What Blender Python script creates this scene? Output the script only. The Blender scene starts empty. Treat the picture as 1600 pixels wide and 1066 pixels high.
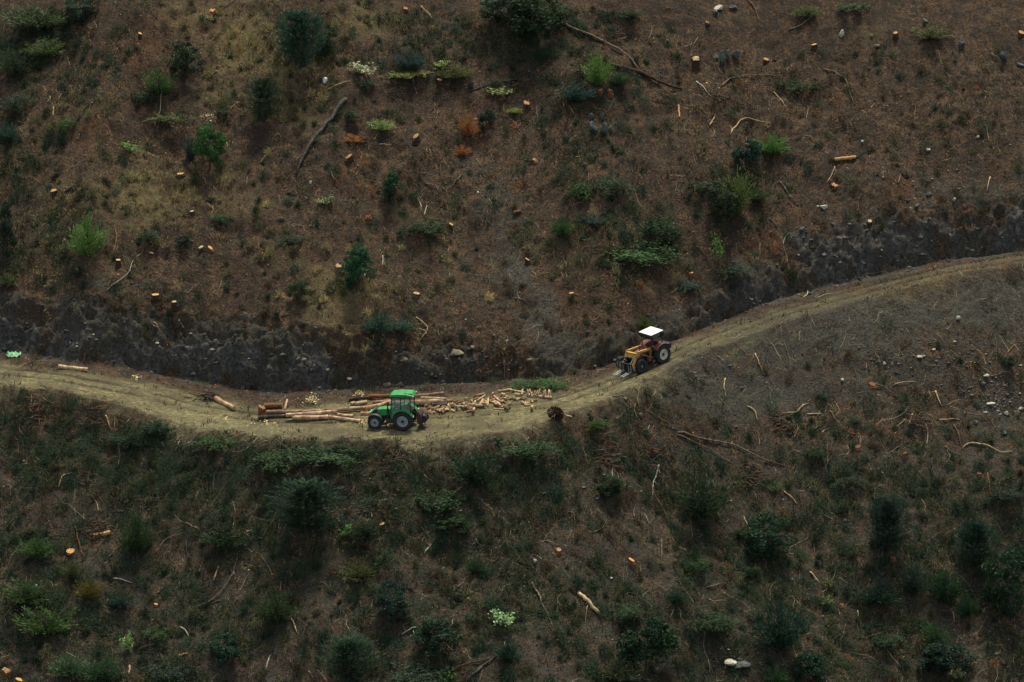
import bpy, bmesh, math, random
import numpy as np
from mathutils import Vector, Matrix
R = math.radians
random.seed(7)
rng = np.random.default_rng(11)
SC = bpy.context.scene
COL = SC.collection

# ------------------------------------------------------------------ camera, sky, sun, exposure
DIST, PITCH = 260.0, R(15.5)
CAM = np.array([0.0, -DIST*math.cos(PITCH), DIST*math.sin(PITCH)])
FRAME_W = 76.2
cam_d = bpy.data.cameras.new('camera')
cam = bpy.data.objects.new('camera', cam_d); COL.objects.link(cam)
cam.location = CAM; cam.rotation_euler = (R(90)-PITCH, 0, 0)
cam_d.sensor_width = 36; cam_d.lens = 36*DIST/FRAME_W
cam_d.clip_start = 1; cam_d.clip_end = 6000
SC.camera = cam
SUN_EL, SUN_AZ = R(64), R(12)      # azimuth measured from +Y (behind the hill) towards +X
w = bpy.data.worlds.new('World'); SC.world = w; w.use_nodes = True
nt = w.node_tree
sky = nt.nodes.new('ShaderNodeTexSky'); sky.sky_type = 'NISHITA'; sky.sun_disc = False
sky.sun_elevation = SUN_EL; sky.sun_rotation = SUN_AZ
sky.air_density = 1.0; sky.dust_density = 3.0; sky.ozone_density = 1.0
bg = nt.nodes['Background']; bg.inputs['Strength'].default_value = 0.105
mixw = nt.nodes.new('ShaderNodeMix'); mixw.data_type = 'RGBA'; mixw.inputs[0].default_value = .65
mixw.inputs[7].default_value = (3.45, 3.6, 3.75, 1)      # thin even cloud over the blue
nt.links.new(sky.outputs[0], mixw.inputs[6]); nt.links.new(mixw.outputs[2], bg.inputs['Color'])
sd = bpy.data.lights.new('sun', 'SUN'); sd.energy = 3.2; sd.angle = R(12); sd.color = (1.0, 0.93, 0.74)
so = bpy.data.objects.new('sun', sd); COL.objects.link(so)
sv = Vector((math.sin(SUN_AZ)*math.cos(SUN_EL), math.cos(SUN_AZ)*math.cos(SUN_EL), math.sin(SUN_EL)))
so.rotation_euler = sv.to_track_quat('Z', 'Y').to_euler(); so.location = sv*200
SC.view_settings.view_transform = 'Standard'; SC.view_settings.look = 'None'
SC.view_settings.exposure = 0.82; SC.view_settings.gamma = 1.0
SC.render.engine = 'CYCLES'

# ------------------------------------------------------------------ pixel (1600x1066) <-> world
FPX = 1600/FRAME_W*DIST
FWD = np.array([0, math.cos(PITCH), -math.sin(PITCH)]); UP = np.array([0, math.sin(PITCH), math.cos(PITCH)])
def project(x, y, z):
    dx, dy, dz = x-CAM[0], y-CAM[1], z-CAM[2]
    d = dy*FWD[1]+dz*FWD[2]; u = dy*UP[1]+dz*UP[2]
    return 800+FPX*dx/d, 533-FPX*u/d
def ray(px, py):
    return np.array([(px-800)/FPX, 0, 0]) + FWD + UP*((533-py)/FPX)
def at_depth(px, py, y):
    d = ray(px, py); t = (y-CAM[1])/d[1]
    p = CAM+d*t
    return p[0], p[2]

# ------------------------------------------------------------------ noise
def _h(i, j, s):
    n = (i.astype(np.int64)*374761393 + j.astype(np.int64)*668265263 + s*974634777) & 0xffffffff
    n = ((n ^ (n >> 13))*1274126177) & 0xffffffff
    return ((n ^ (n >> 16)) & 0xffff)/65535.0
def vnoise(x, y, s=0):
    xi = np.floor(x); yi = np.floor(y); fx = x-xi; fy = y-yi
    fx = fx*fx*fx*(fx*(fx*6-15)+10); fy = fy*fy*fy*(fy*(fy*6-15)+10)
    a = _h(xi, yi, s); b = _h(xi+1, yi, s); c = _h(xi, yi+1, s); d = _h(xi+1, yi+1, s)
    return (a*(1-fx)+b*fx)*(1-fy)+(c*(1-fx)+d*fx)*fy*1.0
def fbm(x, y, s=0, o=4, g=.5):
    v = 0; a = 1; t = 0
    for k in range(o):
        v = v+a*(vnoise(x*2**k+17.3*k, y*2**k-9.1*k, s+k)*2-1); t += a; a *= g
    return v/t
def sstep(e0, e1, v):
    t = np.clip((v-e0)/(e1-e0), 0, 1); return t*t*(3-2*t)

# ------------------------------------------------------------------ the hillside
#        px   lowerPy  depth  toePy  bankTopPy
ROAD = [(-700, 520, 22.0, 485, 420), (-300, 566, 11.0, 530, 452), (0, 600, 4.0, 551, 478), (100, 613, 2.5, 566, 470), (200, 636, .8, 578, 486), (300, 668, -1.2, 598, 515),
        (400, 684, -2.8, 612, 528), (500, 689, -3.8, 612, 538), (600, 689, -4.2, 606, 545), (700, 685, -4.0, 600, 546), (800, 674, -3.2, 596, 550),
        (870, 656, -1.6, 592, 556), (950, 622, 1.6, 573, 540), (1000, 598, 4.2, 555, 520), (1050, 572, 6.9, 534, 498), (1100, 549, 9.2, 513, 472),
        (1200, 513, 12.7, 473, 418), (1300, 482, 15.5, 445, 378), (1400, 452, 17.8, 423, 352), (1500, 427, 19.6, 403, 338), (1600, 408, 21.2, 390, 322),
        (1900, 368, 25.0, 352, 290), (2300, 330, 29.0, 315, 262)]
rx, rz, ry, rw, rh = [], [], [], [], []
for px, lo, yd, toe, top in ROAD:
    x, z = at_depth(px, lo, yd)
    dpx = FPX/(yd-CAM[1])*math.cos(PITCH)
    rx.append(x); rz.append(z); ry.append(yd)
    rw.append((lo-toe)/dpx/(math.sin(PITCH)+.03)); rh.append((toe-top)/dpx/(math.cos(PITCH)+math.sin(PITCH)/1.5))
rx, rz, ry, rw, rh = map(np.array, (rx, rz, ry, rw, rh))
xs = np.linspace(-170, 170, 3401)
def smooth(v, n=25):
    g = np.interp(xs, rx, v); k = np.hanning(n); k /= k.sum()
    return np.convolve(np.pad(g, n//2, mode='edge'), k, mode='valid')
RZ, RY, RW, RH = smooth(rz), smooth(ry), smooth(rw), smooth(rh)
def L(tab, x): return np.interp(x, xs, tab)
def hfun(x, y, micro=True):
    x = np.asarray(x, float); y = np.asarray(y, float)
    wob = fbm(x/5.0, y*0+3.3, 40, 3)*.7
    yl = L(RY, x)+wob*.5; wd = L(RW, x)*(1+.0*x); hb = L(RH, x)
    t = y-yl
    ledge = fbm(x/2.2, y*0+1.7, 44, 4)
    hb2 = hb*(1+.22*ledge)
    run = hb2/1.55
    # below the road
    tb = np.minimum(t, 0)
    far = np.maximum(-tb-55, 0)
    zb = .74*np.maximum(tb, -9)+.62*np.minimum(tb+9, 0)+.50*far
    # bench
    tm = np.clip(t, 0, wd); zm = .03*tm
    # cut bank, then the slope above
    tk = np.clip(t-wd, 0, run)
    u = tk/np.maximum(run, .01)
    zk = hb2*(.80*u+.20*sstep(.0, .55, u))
    ta = np.maximum(t-wd-run, 0)
    za = .80*np.minimum(ta, 2.5)*.9+.655*np.maximum(ta-2.5, 0)-.35*np.maximum(ta-110, 0)
    z = L(RZ, x)+zb+zm+zk+za
    bench = sstep(-.5, .2, t)*(1-sstep(-.4, .4, t-wd))
    bank = sstep(-.3, .3, t-wd)*(1-sstep(0, 1.2, t-wd-run))
    off = 1-bench
    away = np.minimum(np.abs(t)/6, 1)
    z = z+off*(fbm(x/16, y/13, 1, 3)*1.6*away + fbm(x/4.2, y/4.6, 5, 3)*.45*np.minimum(1, away*1.5+.3))
    if micro:
        rough = off*(.6+.8*vnoise(x/7, y/7, 90))
        z = z+rough*(fbm(x/1.3, y/1.3, 9, 4, .65)*.34+np.maximum(fbm(x/.55, y/.55, 12, 3, .6), 0)*.16*off)
        w1 = fbm(x/1.1, y/1.1, 80, 2)*1.0
        st = z*1.15+x*.10+w1*.8; fr = st-np.floor(st)
        ledges = (np.floor(st)+sstep(.0, .45, fr)*1.0-st)
        rd = 1-2*np.abs(fbm(x/1.3+w1, y/1.0+z*.5, 21, 4, .6))
        z = z+bank*(rd*.22-.25+fbm(x/1.0+z*.3, y/2.4, 28, 4, .6)*.35+ledges*.40*sstep(.3, .7, vnoise(x/4, y/4, 88))+fbm(x/2.6, y/1.6, 27, 5, .7)*1.15+fbm(x/.45, y/.4, 26, 3, .65)*.30)
        # berm of pushed-out earth and slash on the lower lip, left and centre
        lip = np.exp(-((t+.9)/1.0)**2)*(1-sstep(1, 9, x))
        z = z+lip*(.05+.5*np.maximum(fbm(x/2.3, y/2, 60, 3), 0))
        z = z+bench*(fbm(x/1.3, y/.9, 31, 4)*.07)
        # wheel ruts
        cx = wd*.42
        z = z-bench*.13*(np.exp(-((t-cx-.75)/.22)**2)+np.exp(-((t-cx+.75)/.22)**2))
    return z
def normal(x, y, e=.25):
    gx = (hfun(x+e, y, False)-hfun(x-e, y, False))/(2*e); gy = (hfun(x, y+e, False)-hfun(x, y-e, False))/(2*e)
    n = np.stack([-gx, -gy, np.ones_like(gx)], -1)
    return n/np.linalg.norm(n, axis=-1, keepdims=True)
_ys = np.arange(-75, 100, .08)
def at(px, py):
    d = ray(px, py); t = (_ys-CAM[1])/d[1]
    X = CAM[0]+d[0]*t; Z = CAM[2]+d[2]*t
    f = Z-hfun(X, _ys)
    k = int(np.argmax(f < 0))
    if k == 0: k = 1
    a = f[k-1]/(f[k-1]-f[k]+1e-9); a = min(max(a, 0), 1)
    x = X[k-1]*(1-a)+X[k]*a; y = _ys[k-1]*(1-a)+_ys[k]*a
    return Vector((x, y, float(hfun(x, y))))
def G(x, y, dz=0): return Vector((x, y, float(hfun(x, y))+dz))

# zones (what the ground itself is made of), gaussian patches
def blobs(px, py, lst):
    v = np.zeros_like(px)
    for bx, by, sx, sy, a in lst:
        v = np.maximum(v, a*np.exp(-((px-bx)/sx)**2-((py-by)/sy)**2))
    return v
YELLOW = [(390, 60, 70, 60, 1), (300, 20, 60, 30, .7), (450, 110, 60, 45, .7), (570, 30, 80, 35, .8), (350, 150, 60, 35, .6), (200, 300, 110, 50, .7), (240, 330, 60, 40, .6),
          (520, 460, 70, 50, .75), (560, 500, 60, 40, .6), (440, 400, 60, 40, .4), (470, 180, 70, 40, .5), (120, 400, 90, 40, .45), (640, 340, 80, 40, .35), (690, 440, 60, 60, .3),
          (130, 180, 60, 30, .4), (360, 300, 60, 50, .5), (880, 380, 70, 60, .25), (1020, 430, 60, 30, .3), (560, 880, 60, 25, .45), (1370, 50, 50, 25, .4), (450, 880, 60, 30, .2)]
RUST = [(230, 80, 60, 45, .9), (260, 30, 80, 30, .7), (150, 220, 50, 30, .8), (60, 20, 40, 30, .5), (330, 45, 50, 30, .6), (560, 270, 50, 16, 1), (728, 200, 22, 40, .9), (790, 185, 50, 40, .35), (130, 200, 60, 50, .5),
        (1410, 300, 45, 40, .9), (1250, 350, 20, 50, .8), (1180, 390, 25, 25, .8), (880, 470, 80, 40, .6), (930, 500, 60, 30, .5), (730, 600, 50, 20, .2), (460, 480, 60, 30, .55), (480, 430, 60, 30, .5),
        (1000, 60, 90, 60, .35), (1150, 180, 90, 50, .45), (1350, 150, 120, 70, .4), (1480, 180, 120, 90, .3), (60, 480, 30, 60, .6), (60, 700, 50, 40, .6), (700, 880, 50, 40, .4), (730, 970, 50, 40, .5),
        (1250, 800, 80, 40, .35), (1020, 880, 120, 40, .3), (1330, 980, 90, 50, .3), (970, 690, 50, 20, .5), (680, 240, 120, 90, .35), (850, 260, 120, 60, .3), (1540, 1000, 80, 60, .35), (1480, 270, 60, 30, .5)]
GREEN = [(40, 60, 90, 70, .9), (90, 110, 90, 40, .6), (20, 250, 50, 80, .6), (60, 370, 80, 60, .7), (120, 400, 60, 50, .5), (700, 60, 140, 50, .6), (830, 60, 110, 70, .8), (930, 150, 80, 60, .5), (900, 250, 90, 40, .45), (1000, 370, 90, 50, .6),
         (560, 70, 90, 40, .4), (250, 670, 110, 25, .8), (520, 710, 260, 50, .8), (820, 690, 90, 30, .7), (650, 780, 180, 60, .6), (350, 820, 150, 60, .5), (100, 960, 160, 90, .8), (420, 980, 160, 80, .4), (640, 1000, 150, 60, .6),
         (1080, 780, 100, 70, .6), (1000, 1040, 120, 50, .6), (1220, 1000, 110, 80, .6), (1430, 920, 180, 90, .7), (1560, 940, 70, 90, .6), (1250, 690, 160, 40, .35), (1400, 760, 160, 50, .4), (880, 780, 120, 40, .35), (800, 930, 120, 50, .3),
         (1150, 300, 60, 60, .5), (960, 640, 60, 20, .4), (100, 680, 120, 30, .4), (640, 310, 60, 40, .3)]
GREY = [(1150, 610, 170, 60, 1), (1250, 530, 160, 50, 1), (1400, 500, 150, 50, 1), (1550, 480, 120, 70, .9), (1400, 590, 150, 60, .7), (1560, 640, 80, 80, .7), (1080, 570, 60, 40, .8), (20, 700, 60, 60, .6), (980, 600, 90, 30, .5), (560, 790, 60, 40, .5), (930, 800, 80, 50, .4),
        (1500, 290, 100, 40, .6), (1450, 240, 120, 50, .3), (790, 420, 90, 120, .35)]
BANKROCK = [(40, 525, 110, 40, .8), (180, 545, 110, 35, .8), (330, 570, 110, 34, 1), (470, 572, 110, 40, 1), (570, 560, 60, 30, .8), (700, 560, 40, 20, .5), (1180, 460, 80, 40, .6), (1300, 410, 110, 40, .85), (1430, 370, 120, 35, .85), (1570, 350, 100, 35, .8), (760, 585, 60, 12, .4)]
DRAG = [(735, 250, 30, 40, .6), (760, 310, 26, 45, .8), (785, 370, 28, 50, .9), (808, 430, 30, 50, 1), (832, 490, 34, 50, 1), (850, 540, 50, 40, .9), (900, 540, 60, 30, .6)]
def zones(x, y, z):
    px, py = project(x, y, z)
    wx = fbm(x/3, y/3, 70, 4)*45; wy = fbm(x/3, y/3, 75, 4)*35
    px2, py2 = px+wx, py+wy
    t = y-L(RY, x)-fbm(x/5.0, y*0+3.3, 40, 3)*.35
    wd = L(RW, x)
    hb = L(RH, x); run = hb/1.55
    ragged = fbm(x/1.4, y/1.2, 33, 5, .7)*1.6+fbm(x/6, y/5, 37, 2)*1.2
    road = sstep(-1.9, 1.2, t+ragged*1.2)*(1-sstep(-.42, -.08, (t-wd+ragged*1.2)/np.maximum(wd, 2)))
    u_ = t/np.maximum(wd, 2)
    road = road*(1-.72*sstep(.46, .86, u_+ragged*.10))
    bank = sstep(-1.2, .2, t-wd+ragged)*(1-sstep(-.6, 1.4, t-wd-run+ragged*1.8))
    grn = np.maximum(blobs(px2, py2, GREEN), .62*sstep(640, 760, py)*sstep(.25, .5, vnoise(x/3.4+9, y/3.4, 93))*(1-.6*blobs(px2, py2, GREY)))
    grn = np.maximum(grn, .85*np.exp(-((t+4.5)/4.2)**2)*(1-sstep(2, 12, x))*(vnoise(x/3.2, y/3+4, 97) > .32))
    grn = grn*(1-.9*np.clip((blobs(px2, py2, GREY)-.45)*2.5, 0, 1))
    rockm = np.clip(blobs(px2, py2, BANKROCK)*1.35-.75*sstep(.45, .62, vnoise(x/3.1, y/1.6, 141)*.6+vnoise(x/1.1, y/.8, 142)*.4), 0, 1)
    cxr = (t-wd*.42); rut = np.exp(-((np.abs(cxr+.25*fbm(x/3, y*0+2, 71, 2))-.80)/.26)**2)
    road = road*(1-rut*(.25+.45*vnoise(x/2.2, y*0+5, 72)))*(.72+.45*vnoise(x/1.7, y/.9, 73))
    return dict(road=np.clip(road, 0, 1)*(1-.55*sstep(930, 1200, px)), bank=bank, bench=sstep(-1.2, -.2, t)*(1-sstep(-.9, .1, t-wd)), rock=bank*rockm, yellow=blobs(px2, py2, YELLOW), rust=blobs(px2, py2, RUST), green=grn, grey=np.maximum(np.maximum(blobs(px2, py2, GREY), .5*sstep(600, 720, py)), np.maximum(blobs(px2, py2, DRAG)*.9, bank*.75)), px=px, py=py, t=t)

# ------------------------------------------------------------------ mesh helpers
def mkmesh(name, V, F, mats=(), attrs=None, smooth_=False, midx=None):
    me = bpy.data.meshes.new(name)
    V = np.asarray(V, np.float32); F = np.asarray(F, np.int32); k = F.shape[1]
    me.vertices.add(len(V)); me.vertices.foreach_set('co', V.ravel())
    me.loops.add(F.size); me.loops.foreach_set('vertex_index', F.ravel())
    me.polygons.add(len(F)); me.polygons.foreach_set('loop_start', np.arange(0, F.size, k, dtype=np.int32))
    me.polygons.foreach_set('loop_total', np.full(len(F), k, np.int32))
    if midx is not None: me.polygons.foreach_set('material_index', np.asarray(midx, np.int32))
    me.update(calc_edges=True)
    me.polygons.foreach_set('use_smooth', np.full(len(F), smooth_, bool))
    for m in mats: me.materials.append(m)
    for k_, v in (attrs or {}).items():
        v = np.asarray(v, np.float32)
        if v.ndim == 1:
            a = me.attributes.new(k_, 'FLOAT', 'POINT'); a.data.foreach_set('value', v)
        else:
            a = me.attributes.new(k_, 'FLOAT_VECTOR', 'POINT'); a.data.foreach_set('vector', v.ravel())
    return me
def link(name, me, parent=None, label=None, cat=None, group=None, kind=None):
    o = bpy.data.objects.new(name, me); COL.objects.link(o)
    if parent is not None: o.parent = parent
    if label: o['label'] = label
    if cat: o['category'] = cat
    if group: o['group'] = group
    if kind: o['kind'] = kind
    return o
def empty(name, loc, label, cat, group=None):
    o = link(name, None, None, label, cat, group); o.location = loc; o.empty_display_size = .3
    return o

class MB:
    """collects shapes into one mesh"""
    def __init__(s): s.v = []; s.f = []; s.m = []
    def add(s, V, F, m=0, M=None):
        b = len(s.v)
        for p in V:
            p = Vector(p); s.v.append(tuple(M @ p if M else p))
        for f in F: s.f.append(tuple(i+b for i in f)); s.m.append(m)
        return s
    def box(s, c, d, m=0, rot=None, taper=1.0, bev=.0):
        x, y, z = d[0]/2, d[1]/2, d[2]/2
        bm = bmesh.new(); bmesh.ops.create_cube(bm, size=1)
        for v in bm.verts:
            k = taper if v.co.z > 0 else 1
            v.co = Vector((v.co.x*d[0]*k, v.co.y*d[1]*k, v.co.z*d[2]))
        if bev: bmesh.ops.bevel(bm, geom=bm.edges[:], offset=bev, segments=2, affect='EDGES', profile=.6)
        M = Matrix.Translation(c) @ (rot.to_4x4() if rot else Matrix.Identity(4))
        bm.verts.index_update()
        s.add([v.co[:] for v in bm.verts], [[v.index for v in f.verts] for f in bm.faces], m, M); bm.free()
        return s
    def bar(s, a, b, wd, ht, m=0, up=(0, 0, 1)):
        a, b = Vector(a), Vector(b); d = b-a; l = d.length; x = d.normalized(); u = Vector(up)
        if abs(x.dot(u)) > .98: u = Vector((1, 0, 0))
        y = u.cross(x).normalized(); z = x.cross(y)
        rot = Matrix((x, y, z)).transposed()
        return s.box((a+b)/2, (l, wd, ht), m, rot, bev=min(wd, ht)*.12)
    def tube(s, pts, rad, n=8, m=0, caps=True):
        pts = [Vector(p) for p in pts]
        if not isinstance(rad, (list, tuple)): rad = [rad]*len(pts)
        V = []; F = []; ref = None
        for i, p in enumerate(pts):
            d = (pts[min(i+1, len(pts)-1)]-pts[max(i-1, 0)]).normalized()
            if ref is None: ref = d.orthogonal().normalized()
            ref = (ref-d*ref.dot(d)).normalized(); o = d.cross(ref)
            for k in range(n):
                a = 2*math.pi*k/n; V.append(p+(ref*math.cos(a)+o*math.sin(a))*rad[i])
        for i in range(len(pts)-1):
            for k in range(n): F.append((i*n+k, i*n+(k+1) % n, (i+1)*n+(k+1) % n, (i+1)*n+k))
        if caps: F.append(tuple(range(n))[::-1]); F.append(tuple((len(pts)-1)*n+k for k in range(n)))
        return s.add(V, F, m)
    def lathe(s, prof, n=28, m=0, M=None):      # profile (r, y) turned about the Y axis
        V = []; F = []
        for r, h in prof:
            for k in range(n):
                a = 2*math.pi*k/n; V.append((r*math.cos(a), h, r*math.sin(a)))
        for i in range(len(prof)-1):
            for k in range(n): F.append((i*n+k, i*n+(k+1) % n, (i+1)*n+(k+1) % n, (i+1)*n+k))
        return s.add(V, F, m, M)
    def prism(s, poly, y0, y1, m=0, M=None):      # polygon in XZ extruded along Y
        n = len(poly); V = [(x, y0, z) for x, z in poly]+[(x, y1, z) for x, z in poly]
        F = [tuple(range(n)), tuple(range(2*n-1, n-1, -1))]+[(k, n+k, n+(k+1) % n, (k+1) % n) for k in range(n)]
        return s.add(V, F, m, M)
    def mesh(s, name, mats, smooth_=False, bev=0):
        me = bpy.data.meshes.new(name); me.from_pydata(s.v, [], s.f)
        for m in mats: me.materials.append(m)
        me.polygons.foreach_set('material_index', s.m)
        bm = bmesh.new(); bm.from_mesh(me)
        if bev: bmesh.ops.bevel(bm, geom=bm.edges[:], offset=bev, segments=2, affect='EDGES', profile=.6, clamp_overlap=True)
        bmesh.ops.recalc_face_normals(bm, faces=bm.faces[:]); bm.to_mesh(me); bm.free()
        me.polygons.foreach_set('use_smooth', [smooth_]*len(me.polygons)); me.update()
        return me
    def build(s, name, mats, parent=None, smooth_=False, bev=0, **kw):
        if not isinstance(mats, (list, tuple)): mats = [mats]
        return link(name, s.mesh(name, mats, smooth_, bev), parent, **kw)

# ------------------------------------------------------------------ materials
def newmat(name):
    m = bpy.data.materials.new(name); m.use_nodes = True
    return m, m.node_tree.nodes, m.node_tree.links, m.node_tree.nodes['Principled BSDF']
def simple(name, col, rough=.6, metal=0, var=.25, scale=6, bump=0, spec=.3):
    m, N, K, B = newmat(name)
    B.inputs['Roughness'].default_value = rough; B.inputs['Metallic'].default_value = metal
    B.inputs['Specular IOR Level'].default_value = spec
    tc = N.new('ShaderNodeTexCoord'); no = N.new('ShaderNodeTexNoise'); no.inputs['Scale'].default_value = scale; no.inputs['Detail'].default_value = 6
    K.new(tc.outputs['Object'], no.inputs['Vector'])
    mx = N.new('ShaderNodeMix'); mx.data_type = 'RGBA'
    mx.inputs[6].default_value = (*[c*(1-var) for c in col], 1); mx.inputs[7].default_value = (*[min(c*(1+var), .95) for c in col], 1)
    mr = N.new('ShaderNodeMapRange'); mr.inputs[1].default_value = .35; mr.inputs[2].default_value = .65
    K.new(no.outputs['Fac'], mr.inputs[0]); K.new(mr.outputs[0], mx.inputs[0]); K.new(mx.outputs[2], B.inputs['Base Color'])
    if bump:
        b = N.new('ShaderNodeBump'); b.inputs['Strength'].default_value = bump; b.inputs['Distance'].default_value = .03
        K.new(no.outputs['Fac'], b.inputs['Height']); K.new(b.outputs[0], B.inputs['Normal'])
    return m
def ramp(N, stops):
    r = N.new('ShaderNodeValToRGB'); e = r.color_ramp.elements
    e[0].position, e[0].color = stops[0][0], (*stops[0][1], 1); e[1].position, e[1].color = stops[-1][0], (*stops[-1][1], 1)
    for p, c in stops[1:-1]:
        q = e.new(p); q.color = (*c, 1)
    return r
def scatter_mat(name, stops, rough=.8, transl=0.0, objcol=False):
    """colour picked per piece from the 'rnd' attribute"""
    m, N, K, B = newmat(name)
    B.inputs['Roughness'].default_value = rough; B.inputs['Specular IOR Level'].default_value = .15
    a = N.new('ShaderNodeAttribute'); a.attribute_name = 'rnd'
    r = ramp(N, stops); K.new(a.outputs['Fac'], r.inputs[0]); out = r.outputs[0]
    if objcol:
        oi = N.new('ShaderNodeObjectInfo'); mx = N.new('ShaderNodeMix'); mx.data_type = 'RGBA'; mx.blend_type = 'MULTIPLY'; mx.inputs[0].default_value = 1
        K.new(r.outputs[0], mx.inputs[6]); K.new(oi.outputs['Color'], mx.inputs[7]); out = mx.outputs[2]
    K.new(out, B.inputs['Base Color'])
    if transl:
        t = N.new('ShaderNodeBsdfTranslucent'); K.new(out, t.inputs['Color'])
        ms = N.new('ShaderNodeMixShader'); ms.inputs[0].default_value = transl
        K.new(B.outputs[0], ms.inputs[1]); K.new(t.outputs[0], ms.inputs[2]); K.new(ms.outputs[0], N['Material Output'].inputs['Surface'])
    return m

def ground_material():
    m, N, K, B = newmat('hillside_soil')
    B.inputs['Roughness'].default_value = .92; B.inputs['Specular IOR Level'].default_value = .12
    geo = N.new('ShaderNodeNewGeometry')
    def noise(sc, det=6, rough=.6, dist=0):
        n = N.new('ShaderNodeTexNoise'); n.inputs['Scale'].default_value = sc; n.inputs['Detail'].default_value = det
        n.inputs['Roughness'].default_value = rough; n.inputs['Distortion'].default_value = dist
        K.new(geo.outputs['Position'], n.inputs['Vector']); return n.outputs['Fac']
    def mr(v, a, b, c=0, d=1):
        n = N.new('ShaderNodeMapRange'); n.inputs[1].default_value = a; n.inputs[2].default_value = b; n.inputs[3].default_value = c; n.inputs[4].default_value = d
        K.new(v, n.inputs[0]); return n.outputs[0]
    def math_(op, a, b):
        n = N.new('ShaderNodeMath'); n.operation = op
        for i, v in enumerate((a, b)):
            if isinstance(v, (int, float)): n.inputs[i].default_value = v
            else: K.new(v, n.inputs[i])
        return n.outputs[0]
    def mix(f, a, b, mode='MIX'):
        n = N.new('ShaderNodeMix'); n.data_type = 'RGBA'; n.blend_type = mode
        for s_, v in ((0, f), (6, a), (7, b)):
            if isinstance(v, tuple): n.inputs[s_].default_value = (*v, 1)
            elif isinstance(v, (int, float)): n.inputs[s_].default_value = v
            else: K.new(v, n.inputs[s_])
        return n.outputs[2]
    def attr(nm):
        a = N.new('ShaderNodeAttribute'); a.attribute_name = nm
        s = N.new('ShaderNodeSeparateXYZ'); K.new(a.outputs['Vector'], s.inputs[0]); return s.outputs
    z1, z2 = attr('zone_a'), attr('zone_b')
    n_big, n_mid, n_fine, n_gr = noise(.22, 4), noise(1.1, 6, .65, .4), noise(5.5, 6, .7), noise(16, 3, .7)
    soil = ramp(N, [(.28, C_SOIL[0]), (.45, C_SOIL[1]), (.60, C_SOIL[2]), (.78, C_SOIL[3])]); K.new(n_fine, soil.inputs[0])
    soil2 = ramp(N, [(.3, C_SOIL2[0]), (.5, C_SOIL2[1]), (.7, C_SOIL2[2])]); K.new(n_fine, soil2.inputs[0])
    c = mix(mr(n_mid, .42, .60), soil.outputs[0], soil2.outputs[0])
    c = mix(mr(n_big, .35, .65, .0, .45), c, C_SOIL[0])
    mp = N.new('ShaderNodeMapping'); mp.inputs['Scale'].default_value = (1.5, .16, .16); K.new(geo.outputs['Position'], mp.inputs[0])      # marks of trees dragged downhill
    ns = N.new('ShaderNodeTexNoise'); ns.inputs['Scale'].default_value = 1.0; ns.inputs['Detail'].default_value = 5; ns.inputs['Roughness'].default_value = .65; K.new(mp.outputs[0], ns.inputs['Vector'])
    c = mix(mr(ns.outputs['Fac'], .52, .62, 0, .62), c, (.030, .024, .019))
    grey = ramp(N, [(.3, C_GREY[0]), (.5, C_GREY[1]), (.72, C_GREY[2])]); K.new(n_fine, grey.outputs[0].node.inputs[0])
    c = mix(z2[2], c, grey.outputs[0]) if False else mix(mr(math_('ADD', z1[2], mr(n_mid, .3, .7, -.25, .25)), .25, .75), c, grey.outputs[0])
    yl = ramp(N, [(.35, (.06, .05, .026)), (.55, (.17, .135, .062)), (.72, (.32, .26, .12))]); K.new(noise(9, 6, .75, .6), yl.inputs[0])
    c = mix(mr(math_('ADD', z2[0], mr(n_mid, .3, .7, -.35, .35)), .2, .85, 0, .85), c, yl.outputs[0])
    ru = ramp(N, [(.35, (.03, .018, .012)), (.52, (.095, .045, .022)), (.7, (.17, .068, .028))]); K.new(noise(8, 6, .75), ru.inputs[0])
    c = mix(mr(math_('ADD', z2[1], mr(n_mid, .3, .7, -.3, .3)), .35, 1.0, 0, .7), c, ru.outputs[0])
    gn = ramp(N, [(.35, (.009, .013, .009)), (.55, (.022, .030, .015)), (.72, (.050, .058, .024))]); K.new(noise(7, 6, .75), gn.inputs[0])
    c = mix(mr(math_('ADD', z2[2], mr(n_mid, .3, .7, -.35, .35)), .3, .95, 0, .85), c, gn.outputs[0])
    bk = ramp(N, [(.3, C_BANK[0]), (.5, C_BANK[1]), (.64, C_BANK[2]), (.8, C_BANK[3])]); K.new(noise(2.4, 8, .72, .8), bk.inputs[0])
    c = mix(mr(z1[1], .25, .8), c, bk.outputs[0])
    rd = ramp(N, [(.3, C_ROAD[0]), (.5, C_ROAD[1]), (.7, C_ROAD[2])]); K.new(noise(3.2, 8, .7), rd.inputs[0])
    rd2 = mix(mr(noise(.55, 4, .6), .42, .62), rd.outputs[0], C_ROAD[3])
    c = mix(mr(math_('ADD', z1[0], mr(n_mid, .3, .7, -.16, .16)), .1, .95), c, rd2)
    # pale grit and dark crumbs that really lie in the soil
    v = N.new('ShaderNodeTexVoronoi'); v.inputs['Scale'].default_value = 5.5; K.new(geo.outputs['Position'], v.inputs['Vector'])
    sp = N.new('ShaderNodeSeparateColor'); K.new(v.outputs['Color'], sp.inputs[0])
    grit = math_('MULTIPLY', mr(v.outputs['Distance'], .30, .18), mr(sp.outputs[0], .86, .90))
    c = mix(math_('MULTIPLY', grit, .55), c, (.17, .15, .12))
    K.new(c, B.inputs['Base Color'])
    h = math_('ADD', math_('MULTIPLY', n_fine, .6), math_('MULTIPLY', n_gr, .25))
    bp = N.new('ShaderNodeBump'); bp.inputs['Strength'].default_value = 1.0; bp.inputs['Distance'].default_value = .40
    K.new(h, bp.inputs['Height']); K.new(bp.outputs[0], B.inputs['Normal'])
    return m
C_SOIL = [(.013, .010, .008), (.064, .039, .025), (.150, .092, .052), (.31, .21, .115)]  # humus to dry earth; dark end also paints the shade of small hollows
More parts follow.
